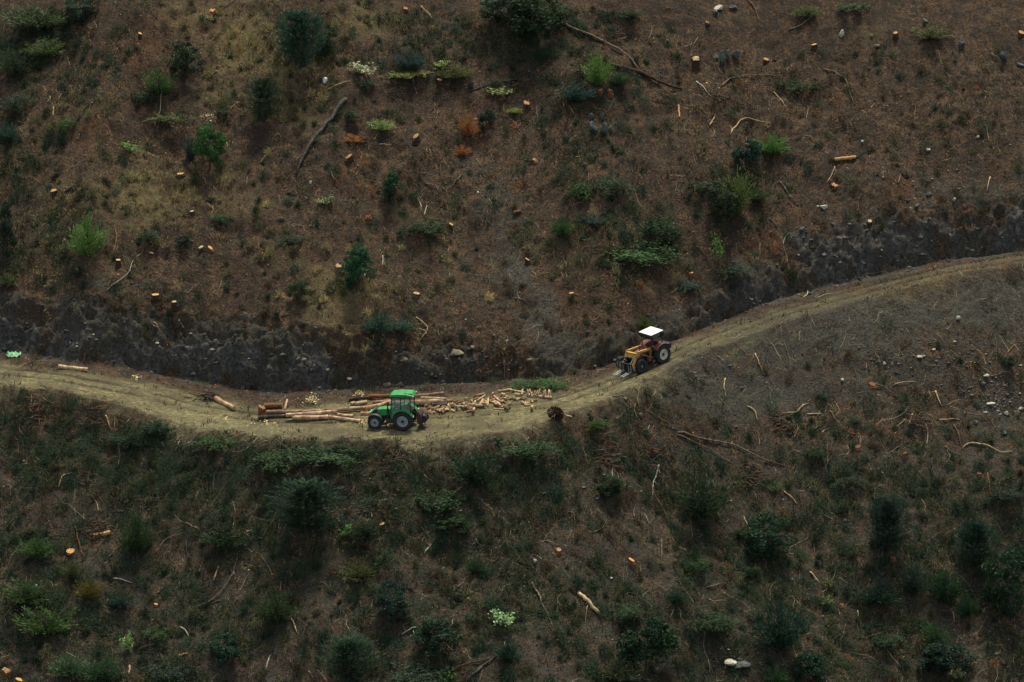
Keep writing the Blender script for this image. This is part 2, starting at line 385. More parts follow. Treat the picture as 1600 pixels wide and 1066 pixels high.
C_SOIL2 = [(.012, .010, .009), (.042, .034, .027), (.10, .078, .055)]
C_GREY = [(.018, .018, .016), (.054, .051, .041), (.105, .098, .074)]
C_BANK = [(.015, .014, .013), (.068, .066, .060), (.15, .142, .12), (.30, .265, .20)]
C_ROAD = [(.055, .050, .030), (.18, .16, .086), (.38, .335, .165), (.12, .105, .062)]

# ------------------------------------------------------------------ ground sheet
def axis(lo, hi, st, ext, g=1.13):
    core = list(np.arange(lo, hi, st)); d = st; a = []; p = lo
    while p > -ext: d *= g; p -= d; a.append(p)
    b = []; d = st; p = core[-1]
    while p < ext: d *= g; p += d; b.append(p)
    return np.array(a[::-1]+core+b)
gx = axis(-47, 50, .13, 900); _v = np.concatenate([np.arange(-44, -3, .15), np.arange(-3, 19, .085), np.arange(19, 46, .15)])
_lo, _hi = axis(-44, -43, .15, 520), axis(45, 46, .15, 520)
gy = np.concatenate([_lo[_lo < -44.01], _v, _hi[_hi > _v[-1]+.1]])
GX, GV = np.meshgrid(gx, gy); GY = GV+L(RY, GX)*np.clip(1.6-np.abs(GV)/60, 0, 1)      # rows follow the road
GZ = np.concatenate([hfun(GX[i:i+60], GY[i:i+60]) for i in range(0, len(gy), 60)])
zn = zones(GX, GY, GZ)
nx, ny = len(gx), len(gy)
idx = np.arange(nx*ny).reshape(ny, nx)
F = np.stack([idx[:-1, :-1], idx[:-1, 1:], idx[1:, 1:], idx[1:, :-1]], -1).reshape(-1, 4)
za = np.stack([zn['road'], zn['rock'], zn['grey']], -1).reshape(-1, 3)
zb = np.stack([zn['yellow'], zn['rust'], zn['green']], -1).reshape(-1, 3)
gm = ground_material()
ground = link('ground', mkmesh('ground', np.stack([GX, GY, GZ], -1).reshape(-1, 3), F, [gm], {'zone_a': za, 'zone_b': zb}, True), kind='structure')
ground['label'] = 'logged brown hillside with a dirt road cut across it'

# ------------------------------------------------------------------ uncountable cover: twigs, leaf litter, grass, pebbles
def sample(n, margin=120):
    x = rng.uniform(-44, 47, n); y = rng.uniform(-34, 42, n); z = hfun(x, y)
    zz = zones(x, y, z)
    k = (zz['px'] > -margin) & (zz['px'] < 1600+margin) & (zz['py'] > -margin) & (zz['py'] < 1066+margin)
    return x[k], y[k], z[k], {q: v[k] for q, v in zz.items()}
def bare(x, y): return 1-.90*sstep(.46, .56, vnoise(x/5.0+3, y/5.5, 121)*.5+vnoise(x/1.1+y*.05, y/5.5, 122)*.5)
def unit(n):
    v = rng.normal(size=(n, 3)); return v/np.linalg.norm(v, axis=1, keepdims=True)
def pick(n, dens):
    x, y, z, zz = sample(n); p = np.clip(dens(x, y, zz), 0, 1); k = rng.uniform(size=len(x)) < p
    return x[k], y[k], z[k], {q: v[k] for q, v in zz.items()}

def blades(name, P, nrm, hgt, wid, spread, mat, label, per=5, tuft=.12, curve=.3):
    n = len(P); P = np.repeat(P, per, 0); N_ = np.repeat(nrm, per, 0); hgt = np.repeat(hgt, per)*rng.uniform(.5, 1.15, n*per)
    base = P+rng.normal(size=P.shape)*np.array([tuft, tuft, 0]); base[:, 2] = hfun(base[:, 0], base[:, 1])-.03
    d = np.array([0, 0, 1.])*.6+N_*.5+rng.normal(size=P.shape)*spread; d /= np.linalg.norm(d, axis=1, keepdims=True)
    s = np.cross(d, unit(len(P))); s /= np.linalg.norm(s, axis=1, keepdims=True)
    bend = rng.normal(size=P.shape)*curve; bend[:, 2] -= curve*.6
    w_ = (wid*rng.uniform(.6, 1.4, len(P)))[:, None]; h = hgt[:, None]
    a, b = base-s*w_*.5, base+s*w_*.5
    m1, m2 = base+d*h*.55-s*w_*.4, base+d*h*.55+s*w_*.4
    t1 = base+d*h+bend*h*.5-s*w_*.08; t2 = t1+s*w_*.16
    V = np.stack([a, b, m2, m1, t2, t1], 1).reshape(-1, 3)
    k = np.arange(len(P))[:, None]*6
    F = np.concatenate([k+np.array([0, 1, 2, 3]), k+np.array([3, 2, 4, 5])])
    r = np.repeat(np.clip(np.repeat(rng.uniform(size=n), per)*.6+rng.uniform(size=len(P))*.4, 0, 1), 6)
    return link(name, mkmesh(name, V, F, [mat], {'rnd': r}), label=label, kind='stuff')
def cards(name, P, size, mat, label, lift=.04):
    n = len(P); C = P+np.array([0, 0, lift]); a = unit(n)*np.array([1, 1, .55]); b = np.cross(a, unit(n))
    b /= np.linalg.norm(b, axis=1, keepdims=True)
    s = (size*rng.uniform(.5, 1.5, n))[:, None]; a = a*s; b = b*s*.55
    V = np.stack([C-a, C+b, C+a, C-b], 1).reshape(-1, 3); F = np.arange(n*4).reshape(-1, 4)
    return link(name, mkmesh(name, V, F, [mat], {'rnd': np.repeat(rng.uniform(size=n), 4)}), label=label, kind='stuff')
def twig_mesh(P, length, rad, flat=.85, bendy=.3, seg=4, updir=None):
    n = len(P); th = rng.uniform(0, 2*math.pi, n)
    d = np.stack([np.cos(th), np.sin(th)], 1)
    pts = []; p = P[:, :2]-d*length[:, None]*.5
    for i in range(seg+1):
        pts.append(p.copy()); turn = rng.normal(size=n)*bendy
        c, s = np.cos(turn), np.sin(turn); d = np.stack([d[:, 0]*c-d[:, 1]*s, d[:, 0]*s+d[:, 1]*c], 1)
        p = p+d*(length/seg)[:, None]
    lift = rng.uniform(0, 1, n)**3*length*.35
    Q = []
    for i, q in enumerate(pts):
        hh = hfun(q[:, 0], q[:, 1]); arch = (i/seg)*lift+.02
        Q.append(np.stack([q[:, 0], q[:, 1], hh+arch+rad*.4], 1))
    V = []
    for i, q in enumerate(Q):
        t = Q[min(i+1, seg)]-Q[max(i-1, 0)]; t /= np.linalg.norm(t, axis=1, keepdims=True)+1e-9
        u = np.cross(t, [0, 0, 1.]); u /= np.linalg.norm(u, axis=1, keepdims=True)+1e-9; v = np.cross(u, t)
        r = (rad*(1-.75*i/seg))[:, None]
        for k in range(3):
            a = 2*math.pi*k/3+.5; V.append(q+(u*math.cos(a)+v*math.sin(a))*r)
    V = np.stack(V, 1).reshape(-1, 3); nv = (seg+1)*3
    base = np.array([(i*3+k, i*3+(k+1) % 3, (i+1)*3+(k+1) % 3, (i+1)*3+k) for i in range(seg) for k in range(3)])
    F = (np.arange(n)[:, None, None]*nv+base).reshape(-1, 4)
    return V, F, np.repeat(rng.uniform(size=n), nv)
def stones(name, P, size, mat, label):
    n = len(P); base = np.array([(1, 0, 0), (-1, 0, 0), (0, 1, 0), (0, -1, 0), (0, 0, 1), (0, 0, -1), (.7, .7, .5), (-.7, .6, .6), (.6, -.7, .6), (-.6, -.7, .5)], float)
    base = base[:6]
    S = size[:, None, None]*rng.uniform(.55, 1.2, (n, 6, 1))*rng.uniform(.6, 1.3, (n, 1, 3))
    th = rng.uniform(0, 6.3, n); c, s = np.cos(th)[:, None], np.sin(th)[:, None]
    v = base[None]*S; v = np.stack([v[..., 0]*c-v[..., 1]*s, v[..., 0]*s+v[..., 1]*c, v[..., 2]*.6], -1)
    V = (v+P[:, None]+np.array([0, 0, .01])).reshape(-1, 3)
    T = np.array([(0, 2, 4), (2, 1, 4), (1, 3, 4), (3, 0, 4), (2, 0, 5), (1, 2, 5), (3, 1, 5), (0, 3, 5)])
    F = (np.arange(n)[:, None, None]*6+T).reshape(-1, 3)
    return link(name, mkmesh(name, V, F, [mat], {'rnd': np.repeat(rng.uniform(size=n), 6)}), label=label, kind='stuff')
def P3(x, y, z): return np.stack([x, y, z], 1)

M_dry = scatter_mat('dry_grass_blades', [(0, (.09, .075, .034)), (.5, (.28, .22, .10)), (1, (.52, .42, .19))], transl=.2)
M_grn = scatter_mat('green_blades', [(0, (.014, .026, .016)), (.5, (.035, .055, .024)), (.85, (.07, .088, .03)), (1, (.15, .16, .05))], transl=.2)
M_brn = scatter_mat('brown_dead_brush', [(0, (.022, .016, .011)), (.5, (.07, .052, .034)), (.85, (.15, .112, .068)), (1, (.30, .235, .14))])
M_lit = scatter_mat('leaf_litter', [(0, (.03, .018, .012)), (.4, (.09, .048, .026)), (.75, (.20, .09, .04)), (1, (.38, .20, .08))])
M_twg = scatter_mat('bare_twigs', [(0, (.03, .024, .018)), (.5, (.10, .078, .053)), (.82, (.24, .19, .12)), (1, (.50, .41, .27))])
M_slash = scatter_mat('slash_wood', [(0, (.022, .017, .013)), (.6, (.07, .053, .036)), (.88, (.15, .115, .075)), (1, (.40, .32, .20))])
M_sto = scatter_mat('stones', [(0, (.04, .042, .042)), (.55, (.085, .085, .08)), (.9, (.16, .155, .13)), (1, (.34, .32, .26))])
M_road = scatter_mat('road_grass', [(0, (.09, .085, .042)), (.5, (.20, .18, .08)), (1, (.36, .31, .14))], transl=.2)

x, y, z, q = pick(90000, lambda x, y, q: bare(x, y)*(.10+.9*q['yellow'])*(1-q['road'])*(1-.9*q['bank'])*(1-.8*q['grey'])*(.3+.7*(vnoise(x/1.3, y/1.3, 55) > .45)))
blades('dry_grass', P3(x, y, z), normal(x, y), .30+.45*rng.uniform(size=len(x))*(.3+q['yellow']), .042, .40, M_dry, 'straw coloured dry grass over the slope')
x, y, z, q = pick(110000, lambda x, y, q: (.05+.85*q['green'])*(1-q['road'])*(1-.8*q['bank'])*(.15+.85*(vnoise(x/1.6, y/1.6, 56) > .48)))
blades('green_undergrowth', P3(x, y, z), normal(x, y), .22+.35*rng.uniform(size=len(x)), .055, .75, M_grn, 'low green undergrowth on the cleared slope', per=6, tuft=.18)
x, y, z, q = pick(90000, lambda x, y, q: bare(x, y)*(.42+.3*q['green']+.1*q['rust'])*(1-.95*q['road'])*(1-.75*q['bank'])*(1-.85*np.clip(q['grey']*1.6-.4, 0, 1))*(.2+.8*(vnoise(x/1.1, y/1.1, 57) > .5)))
blades('dead_brush', P3(x, y, z), normal(x, y), .18+.35*rng.uniform(size=len(x))**2, .030, .9, M_brn, 'matted dead brown brush covering the slope', per=5, tuft=.2)
x, y, z, q = pick(150000, lambda x, y, q: (.10+.9*q['rust'])*(1-q['road'])*(1-.7*q['bank'])*(1-.5*q['grey'])*(.1+.9*(vnoise(x/.9, y/.9, 58) > .5)))
cards('leaf_litter', P3(x, y, z), .085, M_lit, 'rust brown dead leaf litter on the slope')
x, y, z, q = pick(26000, lambda x, y, q: q['road']*(.25+.75*(vnoise(x/1.5, y/.8, 59) > .5))*.8)
blades('road_grass', P3(x, y, z), normal(x, y), .05+.10*rng.uniform(size=len(x)), .028, .8, M_road, 'short yellow trampled grass on the dirt road', per=4, tuft=.15)
x, y, z, q = pick(34000, lambda x, y, q: bare(x, y)*.62*(1-.9*q['road'])*(1-.6*q['bank'])*(1-.75*np.clip(q['grey']*1.8-.8, 0, 1))*(.35+.65*vnoise(x/3, y/3, 61))+.25*(q['t'] > -12)*(q['t'] < 0))
V, F, r = twig_mesh(P3(x, y, z), .25+1.1*rng.uniform(size=len(x))**2.2, .009+.016*rng.uniform(size=len(x))**2)
link('twig_litter', mkmesh('twig_litter', V, F, [M_twg], {'rnd': r}), label='fine bare twigs strewn over the slope', kind='stuff')
x, y, z, q = pick(20000, lambda x, y, q: .16*(1-q['road'])*(1-q['bank'])*(vnoise(x/3, y/3, 63))+.42*(q['t'] > -11)*(q['t'] < -.3)*(x < 12)+.22*(q['t'] < -8)*(x > 8))
V, F, r = twig_mesh(P3(x, y, z), .9+2.0*rng.uniform(size=len(x))**1.6, .010+.020*rng.uniform(size=len(x))**2, bendy=.26, seg=6)
link('slash', mkmesh('slash', V, F, [M_slash], {'rnd': r}), label='tangled roots and thin cut branches left on the slope', kind='stuff')
x, y, z, q = pick(34000, lambda x, y, q: (.08+.22*q['grey']+.75*q['rock'])*(1-.7*q['road'])*(.15+.85*(vnoise(x/2.4, y/2.4, 62) > .52)))
stones('gravel', P3(x, y, z), .03+(.09+.16*q['bank'])*rng.uniform(size=len(x))**(4-2*q['bank']), M_sto, 'loose grey stones and gravel on the bare ground')
sc_p = []
for bx, by, sx, sy, n in [(1560, 620, 45, 40, 260), (1490, 560, 60, 30, 120), (1390, 555, 70, 25, 80), (950, 775, 50, 30, 90), (560, 780, 60, 40, 160), (1600, 150, 10, 60, 40), (20, 740, 30, 40, 40), (690, 565, 70, 20, 70), (1090, 590, 60, 20, 50), (1140, 1020, 60, 25, 60), (1450, 290, 70, 20, 60)]:
    for _ in range(n):
        p = at(bx+random.gauss(0, sx*.6), by+random.gauss(0, sy*.6)); sc_p.append(p[:])
sc_p = np.array(sc_p)
stones('scree', sc_p, .06+.13*rng.uniform(size=len(sc_p))**3, M_sto, 'pale broken stones of the scree patches')

# ------------------------------------------------------------------ plants
PXM = 21.0       # photograph pixels per metre at the road
M_leaf = scatter_mat('crown_leaves', [(0, (.25, .30, .30)), (.5, (.62, .66, .60)), (.85, (1.0, 1.0, .95)), (1, (1.7, 1.6, 1.3))], rough=.75, transl=.22, objcol=True)
M_bark_s = simple('shrub_stem_bark', (.06, .048, .036), .9, scale=9, bump=.4)
def crown_cards(C, s, asp, elong=None, jit=1.0):
    n = len(C)
    a = unit(n) if elong is None else elong+unit(n)*.45*jit
    a /= np.linalg.norm(a, axis=1, keepdims=True); b = np.cross(a, unit(n)); b /= np.linalg.norm(b, axis=1, keepdims=True)
    s = (s*rng.uniform(.6, 1.4, n))[:, None]; a = a*s; b = b*s*asp
    V = np.stack([C-a, C-a*.1+b, C+a, C-a*.1-b], 1).reshape(-1, 3)
    return V, np.arange(4*n).reshape(-1, 4)
def proto_crown(kind, seed):
    """unit crown: about 1 wide, 1 high, base at z=0"""
    global rng
    keep = rng; rng = np.random.default_rng(seed); rr = rng
    C = []; E = None; tone = []
    if kind == 'oval':       # dense small tree / bush: lobes over an upright ellipsoid
        nl = 26
        for i in range(nl):
            z = .12+.78*rr.uniform()**.9; rad = .42*math.sqrt(max(.05, 1-((z-.42)/.62)**2)); th = rr.uniform(0, 6.28); q = rad*rr.uniform(.35, 1)
            c = np.array([q*math.cos(th), q*math.sin(th), z]); lr = rr.uniform(.08, .17)
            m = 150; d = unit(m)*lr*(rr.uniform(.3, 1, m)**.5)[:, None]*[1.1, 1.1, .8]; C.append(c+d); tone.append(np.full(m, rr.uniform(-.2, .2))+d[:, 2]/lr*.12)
        C = np.concatenate(C); V, F = crown_cards(C, .026, .55)
    elif kind == 'conifer':   # young pine: soft needle whorls, pointed
        E = []
        for i in range(230):
            z = rr.uniform(.04, 1)**.85; rad = .50*math.sqrt(max(0, 1-((z-.40)/.62)**2))+.04; th = rr.uniform(0, 6.28); d = np.array([math.cos(th), math.sin(th), .35])
            L_ = rad*rr.uniform(.5, 1.15); m = 40; tt = rr.uniform(.15, 1, m)[:, None]
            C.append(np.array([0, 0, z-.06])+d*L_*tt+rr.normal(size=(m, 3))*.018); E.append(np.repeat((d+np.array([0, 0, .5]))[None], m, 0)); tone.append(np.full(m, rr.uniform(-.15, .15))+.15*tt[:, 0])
        C = np.concatenate(C); E = np.concatenate(E); V, F = crown_cards(C, .036, .16, E)
    elif kind == 'loose':     # open shrub: fine upright sprays
        E = []
        for i in range(70):
            th = rr.uniform(0, 6.28); q = .42*rr.uniform()**.6; h = rr.uniform(.35, 1)*(1-.45*q/.42); d = np.array([q*math.cos(th), q*math.sin(th), h]); m = 42
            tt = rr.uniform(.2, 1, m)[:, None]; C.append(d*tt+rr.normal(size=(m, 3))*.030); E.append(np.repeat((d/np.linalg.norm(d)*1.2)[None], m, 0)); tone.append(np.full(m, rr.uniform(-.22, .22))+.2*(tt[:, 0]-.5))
        C = np.concatenate(C); E = np.concatenate(E); V, F = crown_cards(C, .030, .28, E)
    elif kind == 'sprawl':    # low, spread, cut or flattened crown
        E = []
        for i in range(60):
            th = rr.uniform(0, 6.28); q0 = .35*rr.uniform()**.5; c0 = np.array([q0*math.cos(th), q0*math.sin(th), rr.uniform(.1, .5)])
            t2 = rr.uniform(0, 6.28); d = np.array([math.cos(t2), math.sin(t2), rr.uniform(.0, .8)])*rr.uniform(.12, .32); m = 44; tt = rr.uniform(0, 1, m)[:, None]
            C.append(c0+d*tt-np.array([0, 0, .25])*tt**2+rr.normal(size=(m, 3))*[.03, .03, .07]); E.append(np.repeat(d[None], m, 0)*4); tone.append(np.full(m, rr.uniform(-.25, .25)))
        C = np.concatenate(C); C[:, 2] = np.abs(C[:, 2]); E = np.concatenate(E); V, F = crown_cards(C, .026, .38, E)
    elif kind == 'leafy':     # few big pale leaves on thin stems
        E = []
        for i in range(26):
            th = rr.uniform(0, 6.28); q = .45*rr.uniform()**.5; h = rr.uniform(.3, 1); d = np.array([q*math.cos(th), q*math.sin(th), h]); m = 9
            tt = rr.uniform(.5, 1, m)[:, None]; C.append(d*tt+rr.normal(size=(m, 3))*.05); E.append(unit(m)); tone.append(rr.uniform(-.2, .2, m))
        C = np.concatenate(C); E = np.concatenate(E); V, F = crown_cards(C, .055, .5, E)
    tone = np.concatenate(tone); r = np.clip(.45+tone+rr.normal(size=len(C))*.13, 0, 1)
    rng = keep
    return mkmesh('crown_'+kind, V, F, [M_leaf], {'rnd': np.repeat(r, 4)})
def proto_stem(kind, seed):
    rr = random.Random(seed); mb = MB()
    top = {'oval': .7, 'conifer': .85, 'loose': .55, 'sprawl': .3, 'leafy': .7}[kind]
    mb.tube([(0, 0, -.12), (.01, .01, top*.5), (.02, 0, top)], [.028, .02, .008], 6)
    for i in range(7):
        a = rr.uniform(0, 6.28); z0 = top*rr.uniform(.1, .7); q = rr.uniform(.15, .34); z1 = z0+rr.uniform(.1, .3)
        mb.tube([(0, 0, z0), (q*.5*math.cos(a), q*.5*math.sin(a), z0+(z1-z0)*.6), (q*math.cos(a), q*math.sin(a), z1)], [.014, .009, .004], 5)
    return mb.mesh('stem_'+kind, [M_bark_s])
CROWN = {k: [proto_crown(k, 100+7*i+j) for j in range(4)] for i, k in enumerate(['oval', 'conifer', 'loose', 'sprawl', 'leafy'])}
STEM = {k: [proto_stem(k, i), proto_stem(k, i+50)] for i, k in enumerate(CROWN)}
K_=2.1
DK, BL, MD, BR, YG, OL, PL, RU, TL = (.028, .044, .026), (.022, .040, .032), (.038, .064, .026), (.075, .13, .035), (.12, .14, .04), (.075, .085, .038), (.27, .31, .16), (.25, .105, .045), (.030, .056, .044)
NAMES = {'oval': ('bush', 'bush'), 'conifer': ('young_conifer', 'young conifer'), 'loose': ('shrub', 'shrub'), 'sprawl': ('low_shrub', 'low shrub'), 'leafy': ('leafy_plant', 'leafy plant')}
def plant(px, py, wpx, hpx, kind, col, label, nm=None):
    p = at(px, py); sc = (p-Vector(CAM)).length/DIST
    nm = nm or NAMES[kind]
    o = empty(nm[0], p-Vector((0, 0, .06)), label, nm[1], 'shrubs and young trees on the cleared slope')
    wd = wpx/PXM*sc*1.38; ht = hpx/PXM*sc*1.12/.94
    o.rotation_euler.z = random.uniform(0, 6.28)
    ht = max(ht-.27*wd*.35, ht*.65)
    o.scale = (wd, wd, ht)
    i = random.randrange(4)
    c = link('crown', CROWN[kind][i], o); c.color = (*[v*K_*(.78 if py > 680 else 1)*random.uniform(.9, 1.1) for v in col], 1)  # lower slope plants darkened in colour, standing in for dimmer light there
    link('stem', STEM[kind][i % 2], o)
    return o
PLANTS = [
 (468, 106, 60, 82, 'conifer', (.022, .050, .032), 'large dark bluish green young conifer, tallest on the upper slope beside straw grass'),
 (512, 84, 32, 38, 'oval', DK, 'small dark bush touching the right side of the tallest upper conifer'),
 (412, 188, 40, 62, 'conifer', DK, 'upright deep green young conifer above the burnt grey fallen trunk'),
 (328, 262, 42, 64, 'oval', (.030, .075, .022), 'rich green rounded bush standing alone on bare upper left slope'),
 (298, 250, 26, 50, 'loose', TL, 'thin grey green shrub tucked behind the rich green rounded bush'),
 (250, 148, 54, 54, 'loose', MD, 'soft mid green shrub left of a darker rounded bush, upper left'),
 (293, 118, 46, 52, 'oval', DK, 'dark green rounded bush up and right of the soft mid green shrub'),
 (222, 156, 38, 24, 'sprawl', DK, 'low dark green shrub at the foot of the soft mid green shrub'),
 (642, 108, 54, 44, 'loose', TL, 'hazy grey green shrub directly below a cut stump at the top'),
 (636, 116, 58, 14, 'sprawl', YG, 'flat yellow green shrub along the base of the hazy grey shrub'),
 (567, 117, 42, 24, 'leafy', PL, 'pale silvery leafed plant beside the little white stone'),
 (571, 134, 30, 16, 'sprawl', DK, 'small dark low shrub beneath the pale silvery leafed plant'),
 (551, 187, 24, 16, 'oval', DK, 'tiny dark cushion bush right of the burnt grey trunk'),
 (597, 203, 42, 24, 'loose', (.15, .17, .07), 'pale yellow green shrub right of the tiny dark cushion bush'),
 (553, 222, 34, 18, 'loose', RU, 'dried rust coloured shrub below the pale yellow green shrub'),
 (710, 122, 62, 32, 'loose', OL, 'loose olive shrub just right of a stump with an orange top'),
 (690, 106, 26, 16, 'leafy', (.17, .20, .08), 'little pale leafed plant at the upper edge of the loose olive shrub'),
 (795, 42, 70, 56, 'oval', DK, 'dark green bush at the top edge left of the biggest dark bush'),
 (842, 62, 76, 76, 'oval', DK, 'biggest dark green bush at the top, behind the long bare tan trunk'),
 (872, 30, 34, 34, 'loose', MD, 'mid green shrub poking up where the long tan trunk bends upward'),
 (935, 132, 50, 62, 'loose', BR, 'bright green shrub where the two long fallen trunks meet'),
 (968, 132, 36, 30, 'loose', MD, 'mid green shrub under the dark fallen trunk beside a brighter shrub'),
 (900, 158, 62, 44, 'loose', TL, 'grey green open shrub left of the brighter shrub by the trunks'),
 (782, 150, 34, 18, 'leafy', (.16, .20, .09), 'small pale green plant under the dark curved branch'),
 (803, 175, 26, 12, 'sprawl', YG, 'tiny yellow green low shrub left of the flat orange stump'),
 (732, 212, 34, 44, 'loose', RU, 'tall dead rust orange shrub in the middle of the upper slope'),
 (722, 243, 26, 24, 'loose', RU, 'dead rust shrub hanging just below the tall rust orange one'),
 (760, 198, 24, 28, 'oval', DK, 'small dark green bush right of the tall dead rust orange shrub'),
 (102, 204, 42, 32, 'sprawl', MD, 'low green shrub beside a pale upright stick on the left slope'),
 (263, 186, 56, 22, 'sprawl', OL, 'wide flat olive shrub under the soft mid green shrub'),
 (350, 177, 26, 14, 'sprawl', DK, 'dark flat shrub between sawdust patches at upper left'),
 (205, 238, 32, 20, 'leafy', (.12, .19, .06), 'pale green leafy plant on the brown slope far left of the rounded bush'),
 (138, 398, 62, 74, 'loose', (.085, .14, .045), 'light green feathery shrub, the brightest on the left slope'),
 (235, 372, 34, 22, 'sprawl', DK, 'dark low shrub right of the light green feathery shrub'),
 (286, 383, 24, 18, 'oval', DK, 'small dark bush above two round stump tops at left'),
 (345, 345, 34, 20, 'sprawl', MD, 'mid green low shrub above a pair of pale chips'),
 (560, 455, 44, 70, 'oval', (.026, .060, .034), 'dark green upright bush right of a pale torn stump'),
 (466, 472, 26, 34, 'oval', DK, 'little dark green bush below left of the dark upright bush'),
 (592, 520, 60, 42, 'loose', TL, 'bluish green hazy shrub just above the grey cut bank'),
 (625, 516, 34, 26, 'sprawl', TL, 'low bluish shrub right beside the hazy one above the cut bank'),
 (613, 306, 28, 38, 'oval', (.024, .060, .030), 'small green bush below the rusty leaf patch mid slope'),
 (508, 320, 26, 18, 'leafy', (.16, .20, .10), 'pale leafed plant left of the small green bush mid slope'),
 (455, 378, 38, 20, 'sprawl', DK, 'dark low shrub above the pale torn stump'),
 (665, 362, 52, 30, 'sprawl', DK, 'dark flattened shrub with a pale upright splinter, left of a stump'),
 (908, 305, 50, 38, 'sprawl', (.030, .055, .020), 'dark green cut crown lying above a smaller pair of green shrubs'),
 (958, 298, 50, 34, 'sprawl', DK, 'dull green brush lying at the right end of the dark cut crown'),
 (878, 370, 40, 38, 'loose', (.030, .062, .024), 'green shrub mid slope, left one of a pair above bare earth'),
 (925, 350, 42, 24, 'sprawl', BL, 'bluish flat shrub, right one of a pair above bare earth'),
 (1000, 404, 110, 46, 'sprawl', (.030, .055, .022), 'widest dark green felled crown spread on the slope above the loader tractor'),
 (1035, 372, 60, 56, 'sprawl', DK, 'upper dark part of felled green crown, right of the widest one'),
 (1167, 262, 42, 44, 'oval', BL, 'bluish dark bush, top of the tall clump near a bent pale branch'),
 (1207, 240, 54, 42, 'loose', (.060, .125, .030), 'bright green shrub right of the bluish dark bush'),
 (1148, 330, 58, 84, 'loose', (.085, .105, .030), 'tall yellow green shrub in the clump right of centre'),
 (1132, 338, 46, 52, 'oval', DK, 'dark green bush hugging the foot of the tall yellow green shrub'),
 (1182, 315, 40, 30, 'loose', MD, 'mid green shrub on the right foot of the tall yellow green shrub'),
 (1098, 296, 42, 24, 'sprawl', DK, 'dark low shrub left of the tall yellow green shrub'),
 (1122, 408, 22, 44, 'leafy', (.085, .16, .05), 'slim bright sapling with pale leaves above the right cut bank'),
 (1148, 432, 46, 34, 'sprawl', DK, 'dark low shrub at the foot of the slim bright sapling'),
 (1078, 450, 36, 20, 'sprawl', TL, 'blue green low shrub left below the slim bright sapling'),
 (1009, 514, 30, 28, 'loose', (.060, .080, .022), 'olive green shrub directly behind the white canopy'),
 (1245, 140, 50, 28, 'sprawl', (.022, .042, .018), 'dark green low shrub on the brown upper right slope'),
 (1455, 60, 60, 30, 'loose', OL, 'thin olive shrub around a grey rock at upper right'),
 (1335, 12, 50, 18, 'sprawl', MD, 'green low shrub touching the top edge at upper right'),
 (985, 26, 36, 18, 'loose', MD, 'small green shrub on bare soil right of the long tan trunk'),
 (1262, 26, 46, 26, 'loose', OL, 'olive shrub left of a curved grey branch near the top'),
 (60, 44, 110, 56, 'loose', (.040, .056, .028), 'broad dull green shrub filling the top left corner'),
 (125, 30, 50, 36, 'oval', DK, 'dark bush right of the broad dull green shrub at the top left'),
 (70, 88, 66, 40, 'loose', (.065, .085, .028), 'yellowish green shrub below the broad dull corner shrub'),
 (22, 120, 54, 58, 'loose', (.040, .056, .030), 'dull green shrub at the left edge under the corner shrubs'),
 (25, 172, 50, 40, 'sprawl', DK, 'dark flat shrub at the left edge beside a small brown gap'),
 (12, 222, 32, 40, 'loose', TL, 'grey green shrub cut off by the left edge, upper slope'),
 (5, 402, 34, 80, 'oval', DK, 'dark tall bush at the left edge above the road bank'),
 (12, 446, 40, 30, 'loose', OL, 'olive shrub at the left edge just over the road bank'),
 (205, 698, 62, 40, 'loose', (.026, .050, .028), 'dark tuft of green brush on the lower road edge at left'),
 (248, 676, 60, 36, 'loose', (.030, .062, .036), 'bluish green tuft topping the lower road edge near the split log'),
 (340, 694, 60, 26, 'sprawl', (.038, .066, .024), 'low green growth along the road edge below the split log'),
 (478, 830, 84, 78, 'conifer', (.026, .050, .030), 'soft dark green young conifer on the lower slope left of a cut stump'),
 (570, 840, 60, 40, 'loose', DK, 'dark shrub between the soft conifer and a bright orange stump'),
 (541, 838, 24, 24, 'leafy', (.11, .19, .05), 'bright green leafy plant at the left foot of a dark shrub'),
 (214, 866, 56, 84, 'loose', (.034, .056, .026), 'tall soft green sapling on the lower left slope beside orange log ends'),
 (56, 872, 56, 46, 'loose', (.050, .080, .028), 'small green tree on thin bare stems at lower left'),
 (112, 905, 46, 40, 'loose', (.050, .070, .024), 'olive green shrub behind the yellow tinged shrub'),
 (140, 934, 44, 42, 'loose', (.105, .095, .026), 'yellow tinged shrub on the edge of the lower left thicket'),
 (40, 940, 84, 50, 'loose', (.042, .062, .024), 'wide green shrub of the lower left thicket touching the frame edge'),
 (72, 990, 96, 62, 'loose', (.050, .076, .026), 'biggest green shrub in the middle of the lower left thicket'),
 (110, 1058, 62, 50, 'loose', (.052, .100, .052), 'blue green shrub at the bottom of the lower left thicket'),
 (160, 1062, 62, 52, 'loose', (.036, .074, .038), 'deeper green shrub at the bottom right of the lower left thicket'),
 (198, 1022, 24, 40, 'leafy', (.18, .28, .11), 'pale light green young plant right of the lower left thicket'),
 (190, 948, 42, 30, 'loose', TL, 'grey green shrub beneath a pale bent twig at lower left'),
 (350, 852, 78, 46, 'loose', (.026, .046, .022), 'dark green shrub on the lower slope under the road edge slash'),
 (350, 1040, 50, 50, 'oval', (.022, .048, .028), 'dark green bush near the bottom between two bare patches'),
 (262, 1056, 70, 40, 'sprawl', DK, 'dark flattened shrub by the bottom edge right of the thicket'),
 (250, 995, 46, 26, 'sprawl', (.036, .058, .022), 'low green shrub above an orange cut branch end'),
 (432, 972, 66, 66, 'loose', (.036, .062, .022), 'green shrub with pale stems showing beneath, lower centre left'),
 (614, 962, 50, 52, 'oval', (.020, .040, .032), 'blue black rounded bush on the lower slope by a bare thin trunk'),
 (560, 902, 60, 34, 'loose', (.060, .066, .026), 'dry olive shrub halfway down the lower slope'),
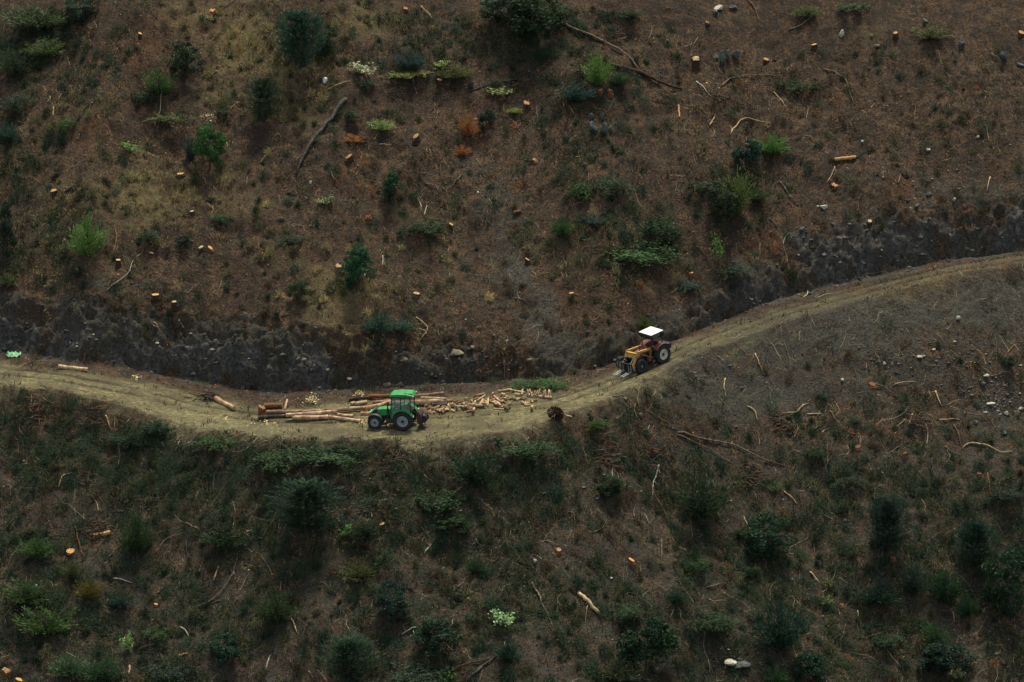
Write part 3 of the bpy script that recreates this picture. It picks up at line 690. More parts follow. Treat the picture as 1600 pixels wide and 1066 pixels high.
 (545, 1062, 66, 66, 'conifer', (.030, .060, .034), 'mid green young conifer at the bottom edge, left of centre'),
 (682, 1018, 60, 54, 'oval', (.020, .042, .024), 'dark green bush behind white forked twigs near the bottom'),
 (655, 1062, 90, 44, 'sprawl', DK, 'black green spread shrub at the bottom below the white forked twigs'),
 (710, 832, 42, 28, 'oval', (.028, .054, .020), 'small dense green bush below the road, right of bare slash'),
 (744, 896, 34, 32, 'loose', (.026, .050, .022), 'little dark green shrub near a bent pale twig on lower slope'),
 (786, 978, 36, 32, 'leafy', (.32, .40, .20), 'palest plant on the lower slope with big whitish green leaves'),
 (700, 1064, 20, 22, 'leafy', (.12, .22, .05), 'tiny vivid green plant by the bottom edge beside a leaning grey trunk'),
 (792, 1034, 46, 52, 'loose', (.022, .048, .030), 'bluish shrub right of the two crossing grey trunks at the bottom'),
 (965, 1062, 70, 44, 'loose', (.040, .054, .026), 'dull olive shrub left of the large dark bush near the bottom'),
 (1010, 1052, 78, 88, 'oval', (.018, .038, .020), 'large dark bush at the bottom right of centre'),
 (975, 962, 50, 26, 'sprawl', (.030, .050, .026), 'low green shrub right of the thick pale cut pole'),
 (1085, 892, 40, 30, 'sprawl', (.028, .050, .022), 'small green low shrub right of an orange stump on the lower slope'),
 (1058, 945, 40, 34, 'loose', (.024, .042, .026), 'thin dark shrub above a rusty torn stump'),
 (1095, 812, 90, 96, 'loose', (.030, .052, .024), 'tall hazy green shrub below the two long parallel poles'),
 (1196, 864, 66, 58, 'oval', (.020, .040, .024), 'dark green bush below right of the tall hazy shrub'),
 (1170, 838, 44, 26, 'sprawl', DK, 'dark low shrub between the tall hazy shrub and the dark bush'),
 (1175, 905, 26, 22, 'oval', (.030, .050, .020), 'little green bush just below the dark green bush at lower right'),
 (1110, 982, 66, 38, 'sprawl', (.022, .046, .020), 'dark green cut brush right of the rusty torn stump'),
 (1217, 1012, 92, 92, 'loose', (.020, .042, .034), 'large blue green dark shrub at the bottom right of centre'),
 (1212, 1066, 42, 34, 'loose', (.045, .090, .034), 'mid green shrub cut by the bottom edge under the large dark shrub'),
 (1264, 1060, 46, 44, 'oval', (.018, .036, .024), 'dark round bush by the bottom edge beside tiny orange chips'),
 (1386, 862, 52, 78, 'conifer', (.018, .036, .026), 'pointed dark young conifer on the lower right slope'),
 (1524, 884, 48, 66, 'conifer', (.018, .038, .026), 'second pointed dark young conifer, further right near the frame edge'),
 (1375, 942, 66, 48, 'loose', (.022, .042, .030), 'blue green shrub below the pointed dark conifer'),
 (1425, 925, 52, 52, 'loose', (.022, .044, .030), 'taller blue green shrub between the two pointed conifers'),
 (1476, 938, 66, 72, 'loose', (.022, .048, .024), 'deep green shrub below left of the second pointed conifer'),
 (1575, 950, 66, 90, 'oval', (.020, .044, .024), 'big dark green bush at the right edge of the lower slope'),
 (1510, 962, 36, 48, 'loose', (.028, .062, .026), 'mid green slim shrub left of the big dark edge bush'),
 (1462, 1008, 50, 46, 'loose', (.036, .076, .028), 'brighter green shrub above a black green one at lower right'),
 (1478, 1050, 70, 50, 'oval', (.014, .028, .020), 'black green bush under the brighter green shrub at lower right'),
 (1385, 1006, 44, 26, 'sprawl', (.024, .046, .022), 'low dark shrub left of the brighter green shrub at lower right'),
 (1291, 946, 22, 18, 'leafy', (.14, .19, .06), 'tiny yellow green plant on brown ground, lower right slope'),
 (1294, 920, 14, 22, 'leafy', (.16, .18, .06), 'slender yellowish plant above the tiny yellow green plant'),
 (1496, 1060, 24, 18, 'leafy', (.22, .26, .13), 'pale leafed plant at the bottom edge, far right'),
 (1575, 574, 18, 18, 'oval', (.020, .044, .026), 'small dark bush on the scree at the right edge'),
 (1286, 622, 24, 16, 'sprawl', (.020, .036, .022), 'small dark low shrub left of the rusty tall stump'),
 (1335, 660, 24, 16, 'sprawl', (.022, .040, .022), 'dark little shrub below the rusty tall stump'),
 (862, 606, 44, 26, 'sprawl', (.040, .085, .028), 'green brush behind the right end of the firewood row'),
 (820, 604, 44, 18, 'sprawl', (.032, .062, .024), 'low green brush behind the middle of the firewood row'),
 (740, 752, 76, 66, 'loose', (.026, .050, .024), 'soft dark green shrub below the road right of the green tractor'),
 (690, 790, 80, 40, 'sprawl', (.026, .046, .020), 'dark flattened green crown below the soft shrub under the road'),
 (820, 706, 78, 38, 'sprawl', (.036, .066, .026), 'green cut brush on the lower road edge below the firewood row'),
 (930, 668, 50, 22, 'loose', (.040, .060, .022), 'low green shrub on the road edge right of the root ball'),
 (520, 716, 90, 36, 'sprawl', (.030, .056, .024), 'green cut brush on the lower road edge under the log pile'),
 (440, 722, 80, 34, 'sprawl', (.034, .062, .028), 'green cut brush on the road edge under the left end of the log pile'),
 (955, 775, 44, 34, 'oval', (.024, .046, .020), 'rounded green bush between dry slash and a small orange stump'),
 (1275, 712, 40, 24, 'sprawl', (.022, .040, .022), 'dark brush on the right slope left of a thin upright twig'),
 (1330, 755, 40, 20, 'sprawl', (.024, .044, .022), 'low dark green brush beside a white forked twig, right slope'),
 (1390, 775, 50, 16, 'sprawl', (.020, .038, .018), 'long dark low brush right of the white forked twig'),
 (1212, 770, 24, 22, 'leafy', (.050, .095, .030), 'small leafy green plant beside a long leaning twig on the right slope'),
 (1575, 778, 50, 24, 'sprawl', (.016, .028, .018), 'nearly black low shrub at the right edge of the mid lower slope'),
]
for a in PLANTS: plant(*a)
# unnamed growth between the named shrubs: knee-high clumps nobody could count
def clumps(name, n, dens, col, label, smin, smax, flat=.6, thin=7, kinds=('sprawl', 'loose')):
    x, y, z, q = pick(n, dens); NR = normal(x, y); VV = []; FF = []; RR = []; off = 0
    src = []
    for k in kinds:
        for me in CROWN[k]:
            v = np.empty(len(me.vertices)*3, np.float32); me.vertices.foreach_get('co', v); v = v.reshape(-1, 4, 3)
            r = np.empty(len(me.vertices), np.float32); me.attributes['rnd'].data.foreach_get('value', r); r = r.reshape(-1, 4); src.append((v, r))
    for i in range(len(x)):
        v, r = src[rng.integers(len(src))]; sel = rng.uniform(size=len(v)) < 1/thin
        v = v[sel]; r = r[sel]; s_ = rng.uniform(smin, smax); c, s2 = math.cos(rng.uniform(0, 6.28)), 0; s2 = math.sqrt(1-c*c)
        ctr = v.mean(1, keepdims=True); v = ctr+(v-ctr)*(2.3 if thin > 3 else 1.8)/max(s_, .7)
        X = (v[..., 0]*c-v[..., 1]*s2)*s_; Y = (v[..., 0]*s2+v[..., 1]*c)*s_; Zz = v[..., 2]*s_*flat
        gxp = x[i]+ctr[..., 0]*0; px_ = x[i]+X; py_ = y[i]+Y
        nr = NR[i]; Zg = z[i]-.05-(X*nr[0]+Y*nr[1])/nr[2]
        VV.append(np.stack([px_, py_, Zg+Zz], -1).reshape(-1, 3)); RR.append(np.clip(r.ravel()+rng.normal()*.12, 0, 1)); FF.append(np.arange(len(v)*4).reshape(-1, 4)+off); off += len(v)*4
    o = link(name, mkmesh(name, np.concatenate(VV), np.concatenate(FF), [M_leaf], {'rnd': np.concatenate(RR)}), label=label, kind='stuff'); o.color = (*col, 1); return o
nb = lambda q: (1-q['bench'])*(1-q['road'])*(1-.85*q['rock'])*(1-.97*np.clip((q['grey']-.5)*2.6, 0, 1))
clumps('ground_cover', 11000, lambda x, y, q: (.04+.60*q['green'])*nb(q), (.034, .060, .034), 'knee high dark green ground cover on the slope', .5, 1.9)
clumps('scrub', 2600, lambda x, y, q: .30*sstep(.5, .8, q['green'])*nb(q), (.040, .068, .034), 'waist high tangled green scrub on the slope', 1.5, 3.0, .42, thin=2)
clumps('dull_ground_cover', 6000, lambda x, y, q: (.10+.35*q['green']+.3*q['yellow'])*nb(q), (.090, .090, .044), 'dull olive ground cover on the slope', .4, 1.5)
clumps('dead_ground_cover', 7000, lambda x, y, q: (.16+.2*q['rust']+.35*(q['t'] > -11)*(q['t'] < 0)*(x < 14))*nb(q), (.095, .066, .042), 'brown dead ground cover on the slope', .4, 1.6, .5)
clumps('rusty_ground_cover', 1300, lambda x, y, q: (.5*q['rust'])*nb(q), (.24, .10, .045), 'rust coloured dead bracken on the slope', .4, 1.2, .4)
clumps('grassy_ground_cover', 4000, lambda x, y, q: (.7*q['yellow'])*nb(q), (.36, .30, .14), 'straw coloured grass clumps on the slope', .5, 1.3, .7, kinds=('loose',))
clumps('bank_brush', 9000, lambda x, y, q: .45*np.exp(-((q['t']-L(RW, x)-L(RH, x)/1.55-.2)/.7)**2)*(vnoise(x/1.7, y*0, 133) > .45), (.075, .058, .038), 'dead roots and brush hanging over the lip of the cut bank', .6, 1.7, .5)
# anonymous small tufts between the named shrubs
M_far = CROWN['sprawl']
TUFTS = []
for k in range(150):
    px, py = random.uniform(0, 1600), random.uniform(0, 1066)
    zz = zones(*[np.array([v]) for v in at(px, py)])
    if zz['bench'][0] > .1 or zz['bank'][0] > .3: continue
    if random.random() > .25+.9*zz['green'][0]: continue
    TUFTS.append((px, py))
for px, py in TUFTS:
    p = at(px, py); o = link('shrublet', M_far[random.randrange(4)] if random.random() < .6 else CROWN['loose'][random.randrange(4)], label='tiny dark green shrublet scattered among larger shrubs on the slope', cat='shrublet', group='tiny shrublets between the bigger shrubs')
    o.location = p-Vector((0, 0, .05)); s = random.uniform(.5, 1.25); o.scale = (s, s, s*random.uniform(.4, .75)); o.rotation_euler.z = random.uniform(0, 6)
    c = random.choice([DK, BL, MD, OL, (.045, .038, .022), (.06, .045, .025)]); o.color = (*c, 1)

# ------------------------------------------------------------------ wood
def wood_mat(name, stops, scale=7, rough=.85, stretch=(1, 1, 1), bump=.5):
    m, N, K, B = newmat(name); B.inputs['Roughness'].default_value = rough; B.inputs['Specular IOR Level'].default_value = .15
    tc = N.new('ShaderNodeTexCoord'); mp = N.new('ShaderNodeMapping'); mp.inputs['Scale'].default_value = stretch
    no = N.new('ShaderNodeTexNoise'); no.inputs['Scale'].default_value = scale; no.inputs['Detail'].default_value = 7; no.inputs['Roughness'].default_value = .7
    K.new(tc.outputs['Object'], mp.inputs[0]); K.new(mp.outputs[0], no.inputs['Vector'])
    r = ramp(N, stops); K.new(no.outputs['Fac'], r.inputs[0]); K.new(r.outputs[0], B.inputs['Base Color'])
    b = N.new('ShaderNodeBump'); b.inputs['Strength'].default_value = bump; b.inputs['Distance'].default_value = .03; K.new(no.outputs['Fac'], b.inputs['Height']); K.new(b.outputs[0], B.inputs['Normal'])
    return m
W_bark = wood_mat('pine_bark', [(.32, (.055, .036, .026)), (.48, (.19, .125, .08)), (.62, (.38, .27, .17)), (.75, (.58, .46, .29))], 3.2, stretch=(.5, 1, 1))
W_pink = wood_mat('stripped_bark', [(.3, (.11, .065, .040)), (.5, (.34, .215, .13)), (.66, (.62, .47, .29))], 2.5)
W_dark = wood_mat('charred_bark', [(.3, (.012, .010, .009)), (.5, (.035, .028, .022)), (.62, (.09, .065, .04)), (.72, (.32, .24, .11))], 3)
W_pale = wood_mat('pale_stripped_wood', [(.3, (.15, .10, .06)), (.5, (.38, .27, .15)), (.7, (.62, .48, .29))], 4)
W_cut = wood_mat('fresh_cut_wood', [(.3, (.24, .125, .05)), (.5, (.44, .25, .10)), (.7, (.62, .41, .20))], 9, bump=.2)
W_tan = wood_mat('weathered_tan_wood', [(.3, (.04, .032, .024)), (.5, (.12, .09, .06)), (.7, (.26, .20, .13))], 4)
W_grey = wood_mat('grey_dead_wood', [(.3, (.016, .016, .015)), (.52, (.045, .042, .037)), (.7, (.16, .15, .125))], 3.5)
W_stump = wood_mat('stump_bark', [(.3, (.012, .008, .006)), (.5, (.040, .022, .014)), (.7, (.085, .045, .024))], 6)
W_rust = wood_mat('rusty_bark', [(.3, (.05, .022, .012)), (.5, (.14, .06, .030)), (.7, (.24, .11, .05))], 5)
W_white = wood_mat('bleached_wood', [(.3, (.14, .125, .10)), (.5, (.32, .29, .23)), (.7, (.50, .46, .36))], 4)
W_cut2 = wood_mat('drying_cut_wood', [(.3, (.12, .070, .035)), (.5, (.28, .165, .08)), (.7, (.50, .33, .17))], 9, bump=.3)
WD = dict(cut_old=W_cut2, bark=W_bark, pink=W_pink, dark=W_dark, pale=W_pale, cut=W_cut, tan=W_tan, grey=W_grey, rust=W_rust, white=W_white, brown=W_stump)

def resample(pts, n):
    pts = [Vector(p) for p in pts]; d = [0]
    for a, b in zip(pts, pts[1:]): d.append(d[-1]+(b-a).length)
    out = []
    for k in range(n):
        s = d[-1]*k/(n-1); i = 0
        while i < len(d)-2 and d[i+1] < s: i += 1
        f = (s-d[i])/max(d[i+1]-d[i], 1e-6); f = min(max(f, 0), 1); out.append(pts[i].lerp(pts[i+1], f))
    return out
def branch(pix, dpx, mat, label, twigs=3, group=None, name='fallen_branch', cat='branch', lift=0.0, taper=.35):
    wp = [at(px, py) for px, py in pix]
    Ln = sum((b-a).length for a, b in zip(wp, wp[1:])); n = max(4, min(16, int(Ln/.35)+3))
    r0 = dpx/PXM/2*(1.2 if name == 'fallen_tree' else .85)
    q = resample(wp, n); pts = []; rad = []
    for i, p in enumerate(q):
        f = i/(n-1)
        j = .25*r0+.01*Ln/n
        x, y = p.x+random.gauss(0, j), p.y+random.gauss(0, j)
        pts.append(Vector((x, y, max(float(hfun(x, y))+r0*.5, p.z-.05)+lift*math.sin(f*3.1)))); rad.append(r0*(1-(1-taper)*f)*random.uniform(.9, 1.1))
    # straighten heights a little so the wood spans hollows
    for _ in range(2):
        for i in range(1, n-1): pts[i].z = max(pts[i].z, (pts[i-1].z+pts[i+1].z)/2)
    base = pts[0].copy(); mb = MB(); mb.tube([p-base for p in pts], rad, 7)
    for t in range(twigs):
        i = random.randrange(1, n-1) if n > 2 else 0; a = random.uniform(-1.2, 1.2); d = (pts[i+1]-pts[i]).normalized()
        d2 = Matrix.Rotation(a, 3, 'Z') @ d; l = random.uniform(.25, .7)*min(1, Ln*.3); e = pts[i]-base
        mb.tube([e, e+d2*l*.5+Vector((0, 0, .08*l)), e+d2*l+Vector((0, 0, random.uniform(-.05, .25)*l))], [rad[i]*.45, rad[i]*.32, rad[i]*.15], 5)
    o = mb.build(name, WD[mat], label=label, cat=cat, smooth_=True); o.location = base
    if group: o['group'] = group
    return o
BR_ = [
 ([(866, 34), (880, 40), (905, 53), (930, 62), (962, 78), (986, 93), (1001, 114)], 4.6, 'tan', 'long bare tan trunk curving down the upper slope from the biggest dark bush', 2, 'fallen_tree', 'fallen tree'),
 ([(879, 38), (874, 18), (868, 0)], 2.6, 'white', 'thin bleached limb rising to the top edge from the long tan trunk'),
 ([(950, 103), (985, 112), (1020, 127), (1068, 143)], 7.5, 'brown', 'thick dark brown fallen trunk crossing the lower end of the long tan trunk', 2, 'fallen_tree', 'fallen tree'),
 ([(735, 143), (770, 133), (810, 127), (865, 123)], 3, 'grey', 'dark grey curved branch above the flat orange stump in the upper middle'),
 ([(1127, 136), (1140, 125), (1170, 120), (1215, 121)], 3.4, 'tan', 'arched tan branch below the tall stump with a jagged top'),
 ([(1088, 128), (1110, 152)], 3, 'white', 'straight pale stick left of the arched tan branch'),
 ([(1141, 212), (1157, 190), (1170, 187), (1202, 193)], 3, 'pale', 'pale elbow shaped branch above the bluish dark bush'),
 ([(1109, 198), (1119, 178)], 3.2, 'pale', 'short pale stick pointing down beside torn slash, left of the elbow branch'),
 ([(1168, 0), (1180, 14), (1186, 34)], 3, 'rust', 'reddish limb coming in from the top edge'),
 ([(1040, 14), (1070, 20), (1100, 33)], 1.6, 'grey', 'thin grey twig on bare soil near the top, left of the pale boulder'),
 ([(540, 157), (520, 187), (497, 212), (478, 240), (462, 275)], 7, 'grey', 'burnt grey and black trunk lying down the slope below the deep green conifer', 1, 'fallen_tree', 'fallen tree'),
 ([(658, 11), (668, 22), (676, 31)], 2.6, 'pale', 'small pale stick near the top beside a cut stump'),
 ([(510, 142), (530, 137), (548, 127)], 2.2, 'pale', 'pale forked twig just under the pale silvery leafed plant'),
 ([(592, 226), (602, 229), (612, 227)], 1.8, 'pale', 'little pale stick between two cut stumps on the upper slope'),
 ([(738, 165), (748, 152)], 2, 'tan', 'short tan twig beneath the dark grey curved branch'),
 ([(338, 23), (352, 12), (368, 0)], 2.4, 'tan', 'thin branch leaning from an orange torn stump at the top left'),
 ([(1232, 48), (1252, 42), (1266, 30), (1276, 14)], 2.6, 'tan', 'curved grey tan branch near the top, right of the olive shrub'),
 ([(1288, 109), (1308, 117), (1322, 128), (1328, 148), (1335, 164)], 3, 'tan', 'bent tan branch right of the dark green low shrub'),
 ([(1209, 144), (1222, 160), (1232, 176)], 2, 'pale', 'thin leaning twig under the dark green low shrub at upper right'),
 ([(1336, 248), (1355, 240), (1374, 230)], 2.2, 'grey', 'grey twig continuing right from the short orange log'),
 ([(1305, 262), (1300, 276), (1292, 287)], 2.6, 'pale', 'pale stick hanging below the short orange log'),
 ([(1258, 212), (1275, 222), (1286, 231)], 2, 'tan', 'forked tan twig above the short orange log'),
 ([(1317, 208), (1346, 208)], 1.6, 'grey', 'flat grey twig right of the forked tan twig'),
 ([(1250, 256), (1263, 236)], 2.2, 'grey', 'grey curved stick left of the short orange log'),
 ([(100, 302), (111, 297), (123, 290)], 5, 'grey', 'short dark grey log on the left slope beside an orange stump', 0, 'log', 'log'),
 ([(165, 456), (188, 440), (203, 428), (208, 408), (222, 396)], 2, 'white', 'long thin pale root winding down above the left road bank'),
 ([(279, 499), (288, 514)], 2.4, 'pale', 'straight pale stick above the bank, right of a pair of thin ones', 0),
 ([(240, 503), (248, 512)], 1.8, 'pale', 'short pale stick left of the straight one above the bank', 0),
 ([(665, 287), (680, 292), (687, 306)], 2, 'tan', 'hooked tan twig in the middle of the upper slope'),
 ([(663, 337), (667, 322)], 2.4, 'white', 'pale upright splinter standing in dark flattened brush', 0),
 ([(598, 400), (598, 417)], 2.2, 'white', 'white upright twig right of the dark upright bush', 0),
 ([(650, 495), (660, 505), (668, 513), (667, 522)], 2.4, 'pale', 'pale forked twig above the middle of the cut bank'),
 ([(640, 514), (656, 515), (667, 522), (655, 532)], 2.4, 'pale', 'pale hooked twig lying just under the forked one above the bank'),
 ([(435, 500), (470, 490)], 2, 'grey', 'thin grey branch above the bank below the little dark bush'),
 ([(1088, 385), (1100, 397), (1112, 416)], 1.8, 'grey', 'thin grey branch left of the slim bright sapling'),
 ([(803, 466), (823, 475)], 2.2, 'tan', 'small tan stick on the reddish slope above the firewood row'),
 ([(1046, 460), (1056, 457), (1063, 448)], 2, 'tan', 'curved tan stick above the loader tractor'),
 ([(1089, 445), (1096, 462)], 1.8, 'tan', 'thin leaning stick under the blue green low shrub'),
 ([(1219, 286), (1228, 300), (1237, 314), (1248, 323)], 5, 'grey', 'short thick dead limb with a pale broken end, right of the tall clump', 1),
 ([(1306, 266), (1302, 280), (1291, 286)], 1.6, 'tan', 'thin bowed stick above the half round stump'),
 ([(1547, 277), (1545, 290), (1543, 299)], 3, 'pale', 'bright pale short stick near the right edge above the bank', 0),
 ([(1202, 341), (1220, 366)], 2.2, 'grey', 'dead grey stick leaning over the right bank'),
 ([(1255, 466), (1262, 462), (1262, 455)], 2.4, 'pale', 'little pale hooked stick at the toe of the right bank', 0),
 ([(1275, 467), (1290, 462), (1302, 460)], 2.6, 'pale', 'pale stick lying along the road edge at right'),
 ([(1345, 433), (1362, 432), (1380, 424)], 2.2, 'tan', 'tan stick along the inner road edge far right'),
 ([(1515, 686), (1516, 690)], .5, 'tan', ''),
 ([(92, 762), (97, 747), (112, 740)], 3, 'pale', 'pale hooked branch on the lower left slope'),
 ([(46, 719), (60, 706)], 2.4, 'grey', 'short grey stick under the left end of the road edge slash'),
 ([(75, 719), (90, 702)], 2.6, 'tan', 'short tan stick right of the short grey one under the road edge'),
 ([(165, 650), (171, 668)], 3, 'pale', 'pale stick standing in the lower road edge at left', 0),
 ([(12, 802), (20, 785)], 2.6, 'tan', 'tan curved stick at the far left of the lower slope'),
 ([(275, 704), (280, 690)], 2.2, 'pale', 'small pale stick just below the bluish green tuft', 0),
 ([(740, 692), (751, 711)], 2.4, 'tan', 'leaning tan stick on the lower road edge right of the green tractor', 0),
 ([(1057, 676), (1080, 684), (1100, 690), (1150, 698), (1200, 722), (1226, 729)], 4.2, 'tan', 'upper of two long parallel poles lying on the slash right of centre'),
 ([(1057, 680), (1085, 694), (1110, 705), (1146, 726)], 3, 'tan', 'lower and thinner of two long parallel poles right of centre'),
 ([(1133, 592), (1131, 606), (1134, 623)], 2.8, 'pale', 'pale upright bowed stick on the grey earth below the road'),
 ([(1180, 553), (1186, 570), (1193, 584)], 2.4, 'pale', 'thin pale curved stick on grey earth just below the road'),
 ([(1168, 635), (1180, 645), (1183, 660)], 2.8, 'pale', 'pale bent stick right of the upright bowed one'),
 ([(1030, 728), (1026, 742), (1021, 756), (1019, 782)], 3, 'white', 'whitish crooked branch below the two long parallel poles'),
 ([(1003, 727), (1016, 744)], 2.6, 'grey', 'grey stick just left of the whitish crooked branch'),
 ([(957, 728), (957, 764)], 1.6, 'white', 'very thin upright twig in the green bush by a small orange stump', 0),
 ([(826, 684), (816, 702), (804, 719)], 2.2, 'tan', 'long bent twig in the road edge brush left of the root ball'),
 ([(1008, 640), (1025, 652), (1050, 668), (1066, 676)], 2.6, 'tan', 'tan pole pointing from the grey earth towards the two parallel poles'),
 ([(1366, 600), (1380, 606), (1393, 617), (1406, 620)], 2.6, 'tan', 'tan curved root right of the rusty tall stump'),
 ([(1395, 603), (1415, 600), (1431, 597)], 2.2, 'pale', 'pale thin stick right of the curved root on the right slope'),
 ([(1462, 612), (1465, 624), (1472, 636)], 3, 'pale', 'bright crooked stick on the right slope near the scree'),
 ([(1222, 646), (1245, 648), (1256, 634), (1265, 630)], 3, 'pale', 'pale zigzag branch on the right slope above a fan of sticks'),
 ([(1209, 648), (1228, 658), (1237, 678)], 2.8, 'tan', 'curved tan branch below the pale zigzag one'),
 ([(1240, 686), (1250, 665)], 2.2, 'tan', 'short twig crossing the end of the curved tan branch'),
 ([(1260, 647), (1283, 647)], 2.4, 'pale', 'short pale stick right of the zigzag branch', 0),
 ([(1296, 643), (1304, 657), (1328, 678)], 2.6, 'tan', 'leaning tan branch in the middle of the right slope'),
 ([(1328, 678), (1356, 679)], 2.2, 'rust', 'reddish stick meeting the foot of the leaning tan branch'),
 ([(1426, 647), (1420, 664)], 3, 'pale', 'pale stub hanging from a thin twig on the right slope', 0),
 ([(1413, 640), (1426, 647), (1442, 650)], 1.8, 'tan', 'thin twig above the pale hanging stub'),
 ([(1468, 655), (1500, 656)], 2.6, 'pale', 'straight flat pale stick right of the hanging stub'),
 ([(1490, 665), (1498, 682), (1503, 701)], 2.6, 'tan', 'upright tan stick joining a long wavy branch at its left end'),
 ([(1503, 701), (1520, 694), (1548, 701), (1572, 712), (1583, 708)], 3.4, 'pale', 'long wavy pale branch near the right edge'),
 ([(1475, 697), (1497, 711)], 2.6, 'tan', 'short stick left of the long wavy pale branch'),
 ([(1543, 740), (1546, 758), (1548, 779)], 3.6, 'rust', 'straight orange brown stick standing on the lower right slope'),
 ([(1377, 738), (1382, 745)], 2.6, 'white', 'white forked twig on the lower right slope'),
 ([(1225, 768), (1235, 778), (1246, 789)], 3, 'pale', 'pale leaning stick beside the small leafy green plant'),
 ([(1257, 763), (1273, 753)], 2.4, 'tan', 'small tan twig right of the pale leaning stick'),
 ([(117, 823), (122, 845), (130, 872)], 2.8, 'rust', 'brown bare sapling stem left of orange log ends at lower left'),
 ([(175, 904), (190, 908), (206, 912)], 2.6, 'white', 'whitish bent twig above the grey green shrub at lower left'),
 ([(230, 935), (246, 930), (255, 918)], 3, 'tan', 'tan crooked branch on the lower left slope'),
 ([(334, 908), (342, 885)], 3, 'pink', 'pinkish brown stick on the lower left slope above a long forked branch', 0),
 ([(300, 949), (325, 945), (345, 930), (356, 914), (365, 897), (370, 876)], 3, 'tan', 'long forked tan branch curving down the lower left slope'),
 ([(330, 945), (355, 934)], 2.4, 'grey', 'grey fork lying by the foot of the long forked tan branch'),
 ([(240, 866), (258, 846), (275, 838), (298, 830)], 2.4, 'tan', 'thin arched branch right of the tall soft green sapling'),
 ([(280, 980), (288, 986), (296, 996)], 2.6, 'white', 'white short stick on lower left slope above a cut branch', 0),
 ([(217, 1016), (232, 1012), (246, 1006)], 2.6, 'tan', 'slender stick with an orange end right of the pale young plant'),
 ([(279, 1026), (293, 1022)], 4.4, 'cut', 'short orange cut branch near the bottom left', 0),
 ([(202, 1040), (202, 1055)], 4, 'pale', 'short pale upright stub near the bottom left', 0),
 ([(166, 877), (175, 867), (192, 851)], 2.6, 'tan', 'tan stick beside the foot of the tall soft green sapling'),
 ([(376, 838), (393, 829)], 2.6, 'pale', 'pale twig end poking from the dark green shrub at lower left', 0),
 ([(648, 817), (658, 828), (670, 841)], 3, 'grey', 'grey stick pointing down right of the orange stump under the road'),
 ([(662, 864), (672, 856), (678, 843)], 2.8, 'white', 'whitish curved stick below the grey stick'),
 ([(743, 842), (747, 856), (762, 860), (776, 859), (787, 852)], 2.6, 'grey', 'grey branch bent like a hook at lower centre'),
 ([(770, 883), (783, 868)], 2.4, 'grey', 'short grey twig under the hook shaped branch'),
 ([(628, 992), (643, 985), (662, 982)], 3, 'white', 'white forked twig lying by the dark bush near the bottom'),
 ([(645, 985), (650, 999)], 2.2, 'white', 'white twig hanging down from the white forked one', 0),
 ([(699, 984), (707, 980), (708, 968)], 2.4, 'pale', 'pale hooked twig right of the white forked one'),
 ([(416, 1048), (422, 1025)], 3, 'white', 'white slanting stick by the bottom edge at lower left of centre', 0),
 ([(453, 1033), (460, 1048)], 2.2, 'grey', 'grey slanting stick right of the white one by the bottom edge', 0),
 ([(482, 1049), (492, 1066)], 2.4, 'tan', 'tan slanting stick cut by the bottom edge', 0),
 ([(728, 1066), (745, 1052), (760, 1040), (776, 1026)], 4, 'grey', 'right one of two crossing grey trunks at the bottom edge', 1, 'fallen_tree', 'fallen tree'),
 ([(702, 1054), (722, 1046), (742, 1038), (765, 1031)], 3.6, 'brown', 'darker left one of two crossing trunks at the bottom edge', 1, 'fallen_tree', 'fallen tree'),
 ([(455, 968), (461, 982), (466, 992)], 2.4, 'pale', 'pale stem under the green shrub at lower centre left'),
 ([(690, 932), (698, 898)], 2, 'grey', 'thin grey slanting twig on brown litter at lower centre'),
 ([(562, 940), (566, 962), (562, 975)], 2.6, 'grey', 'bare thin trunk left of the blue black rounded bush'),
 ([(831, 911), (840, 928), (846, 945), (856, 962), (864, 980)], 4, 'tan', 'long tan pole with a pale lower end on the lower slope right of centre', 1),
 ([(905, 930), (920, 947), (936, 962)], 8, 'pale', 'thick pale peeled pole with a tapering end on the lower slope', 0, 'log', 'log'),
 ([(919, 944), (916, 960), (915, 974)], 2, 'white', 'thin white twig crossing the thick pale peeled pole'),
 ([(852, 846), (865, 851), (872, 856)], 2.4, 'tan', 'small tan twig ending at an orange stump on the lower slope'),
 ([(888, 800), (897, 804), (898, 824)], 2.4, 'tan', 'angled thin stick below the road slash, right of centre'),
 ([(1034, 844), (1034, 873)], 2.2, 'tan', 'upright thin stick right of an orange stump on the lower slope', 0),
 ([(1102, 920), (1120, 917), (1136, 912)], 2.4, 'tan', 'flat tan twig on dark brown soil at lower right'),
 ([(853, 1022), (856, 1036), (858, 1052)], 2, 'grey', 'grey standing twig near the bottom right of the palest plant'),
 ([(1265, 894), (1272, 903), (1281, 912)], 3.2, 'pale', 'pale stick left of the slender yellowish plant'),
 ([(1340, 955), (1342, 971)], 2.2, 'pale', 'thin pale upright stick on the lower right slope', 0),
 ([(1405, 965), (1424, 976)], 2.4, 'brown', 'dark short stick below the blue green shrubs at lower right', 0),
 ([(770, 858), (790, 852)], .4, 'tan', ''),
 ([(84, 168), (83, 182)], 3, 'pale', 'pale upright stick beside the low green shrub at the left', 0),
 ([(140, 178), (146, 190)], .4, 'tan', ''),
 ([(1060, 165), (1062, 185)], 4, 'cut', 'yellow torn splinter below the dark brown fallen trunk', 0),
 ([(360, 172), (374, 160)], 2.4, 'pale', 'pale twig right of the dark flat shrub at the upper left', 0),
 ([(790, 622), (850, 624)], .4, 'tan', ''),
]
for b in BR_:
    if not b[3]: continue
    nm, ct = (b[5], b[6]) if len(b) > 5 else ('fallen_branch', 'branch')
    tw = b[4] if len(b) > 4 else 3
    branch(b[0], b[1], b[2], b[3], tw, name=nm, cat=ct, lift=.12 if len(b[0]) > 2 else .03, taper=.75 if tw == 0 or ct == 'log' else .4)

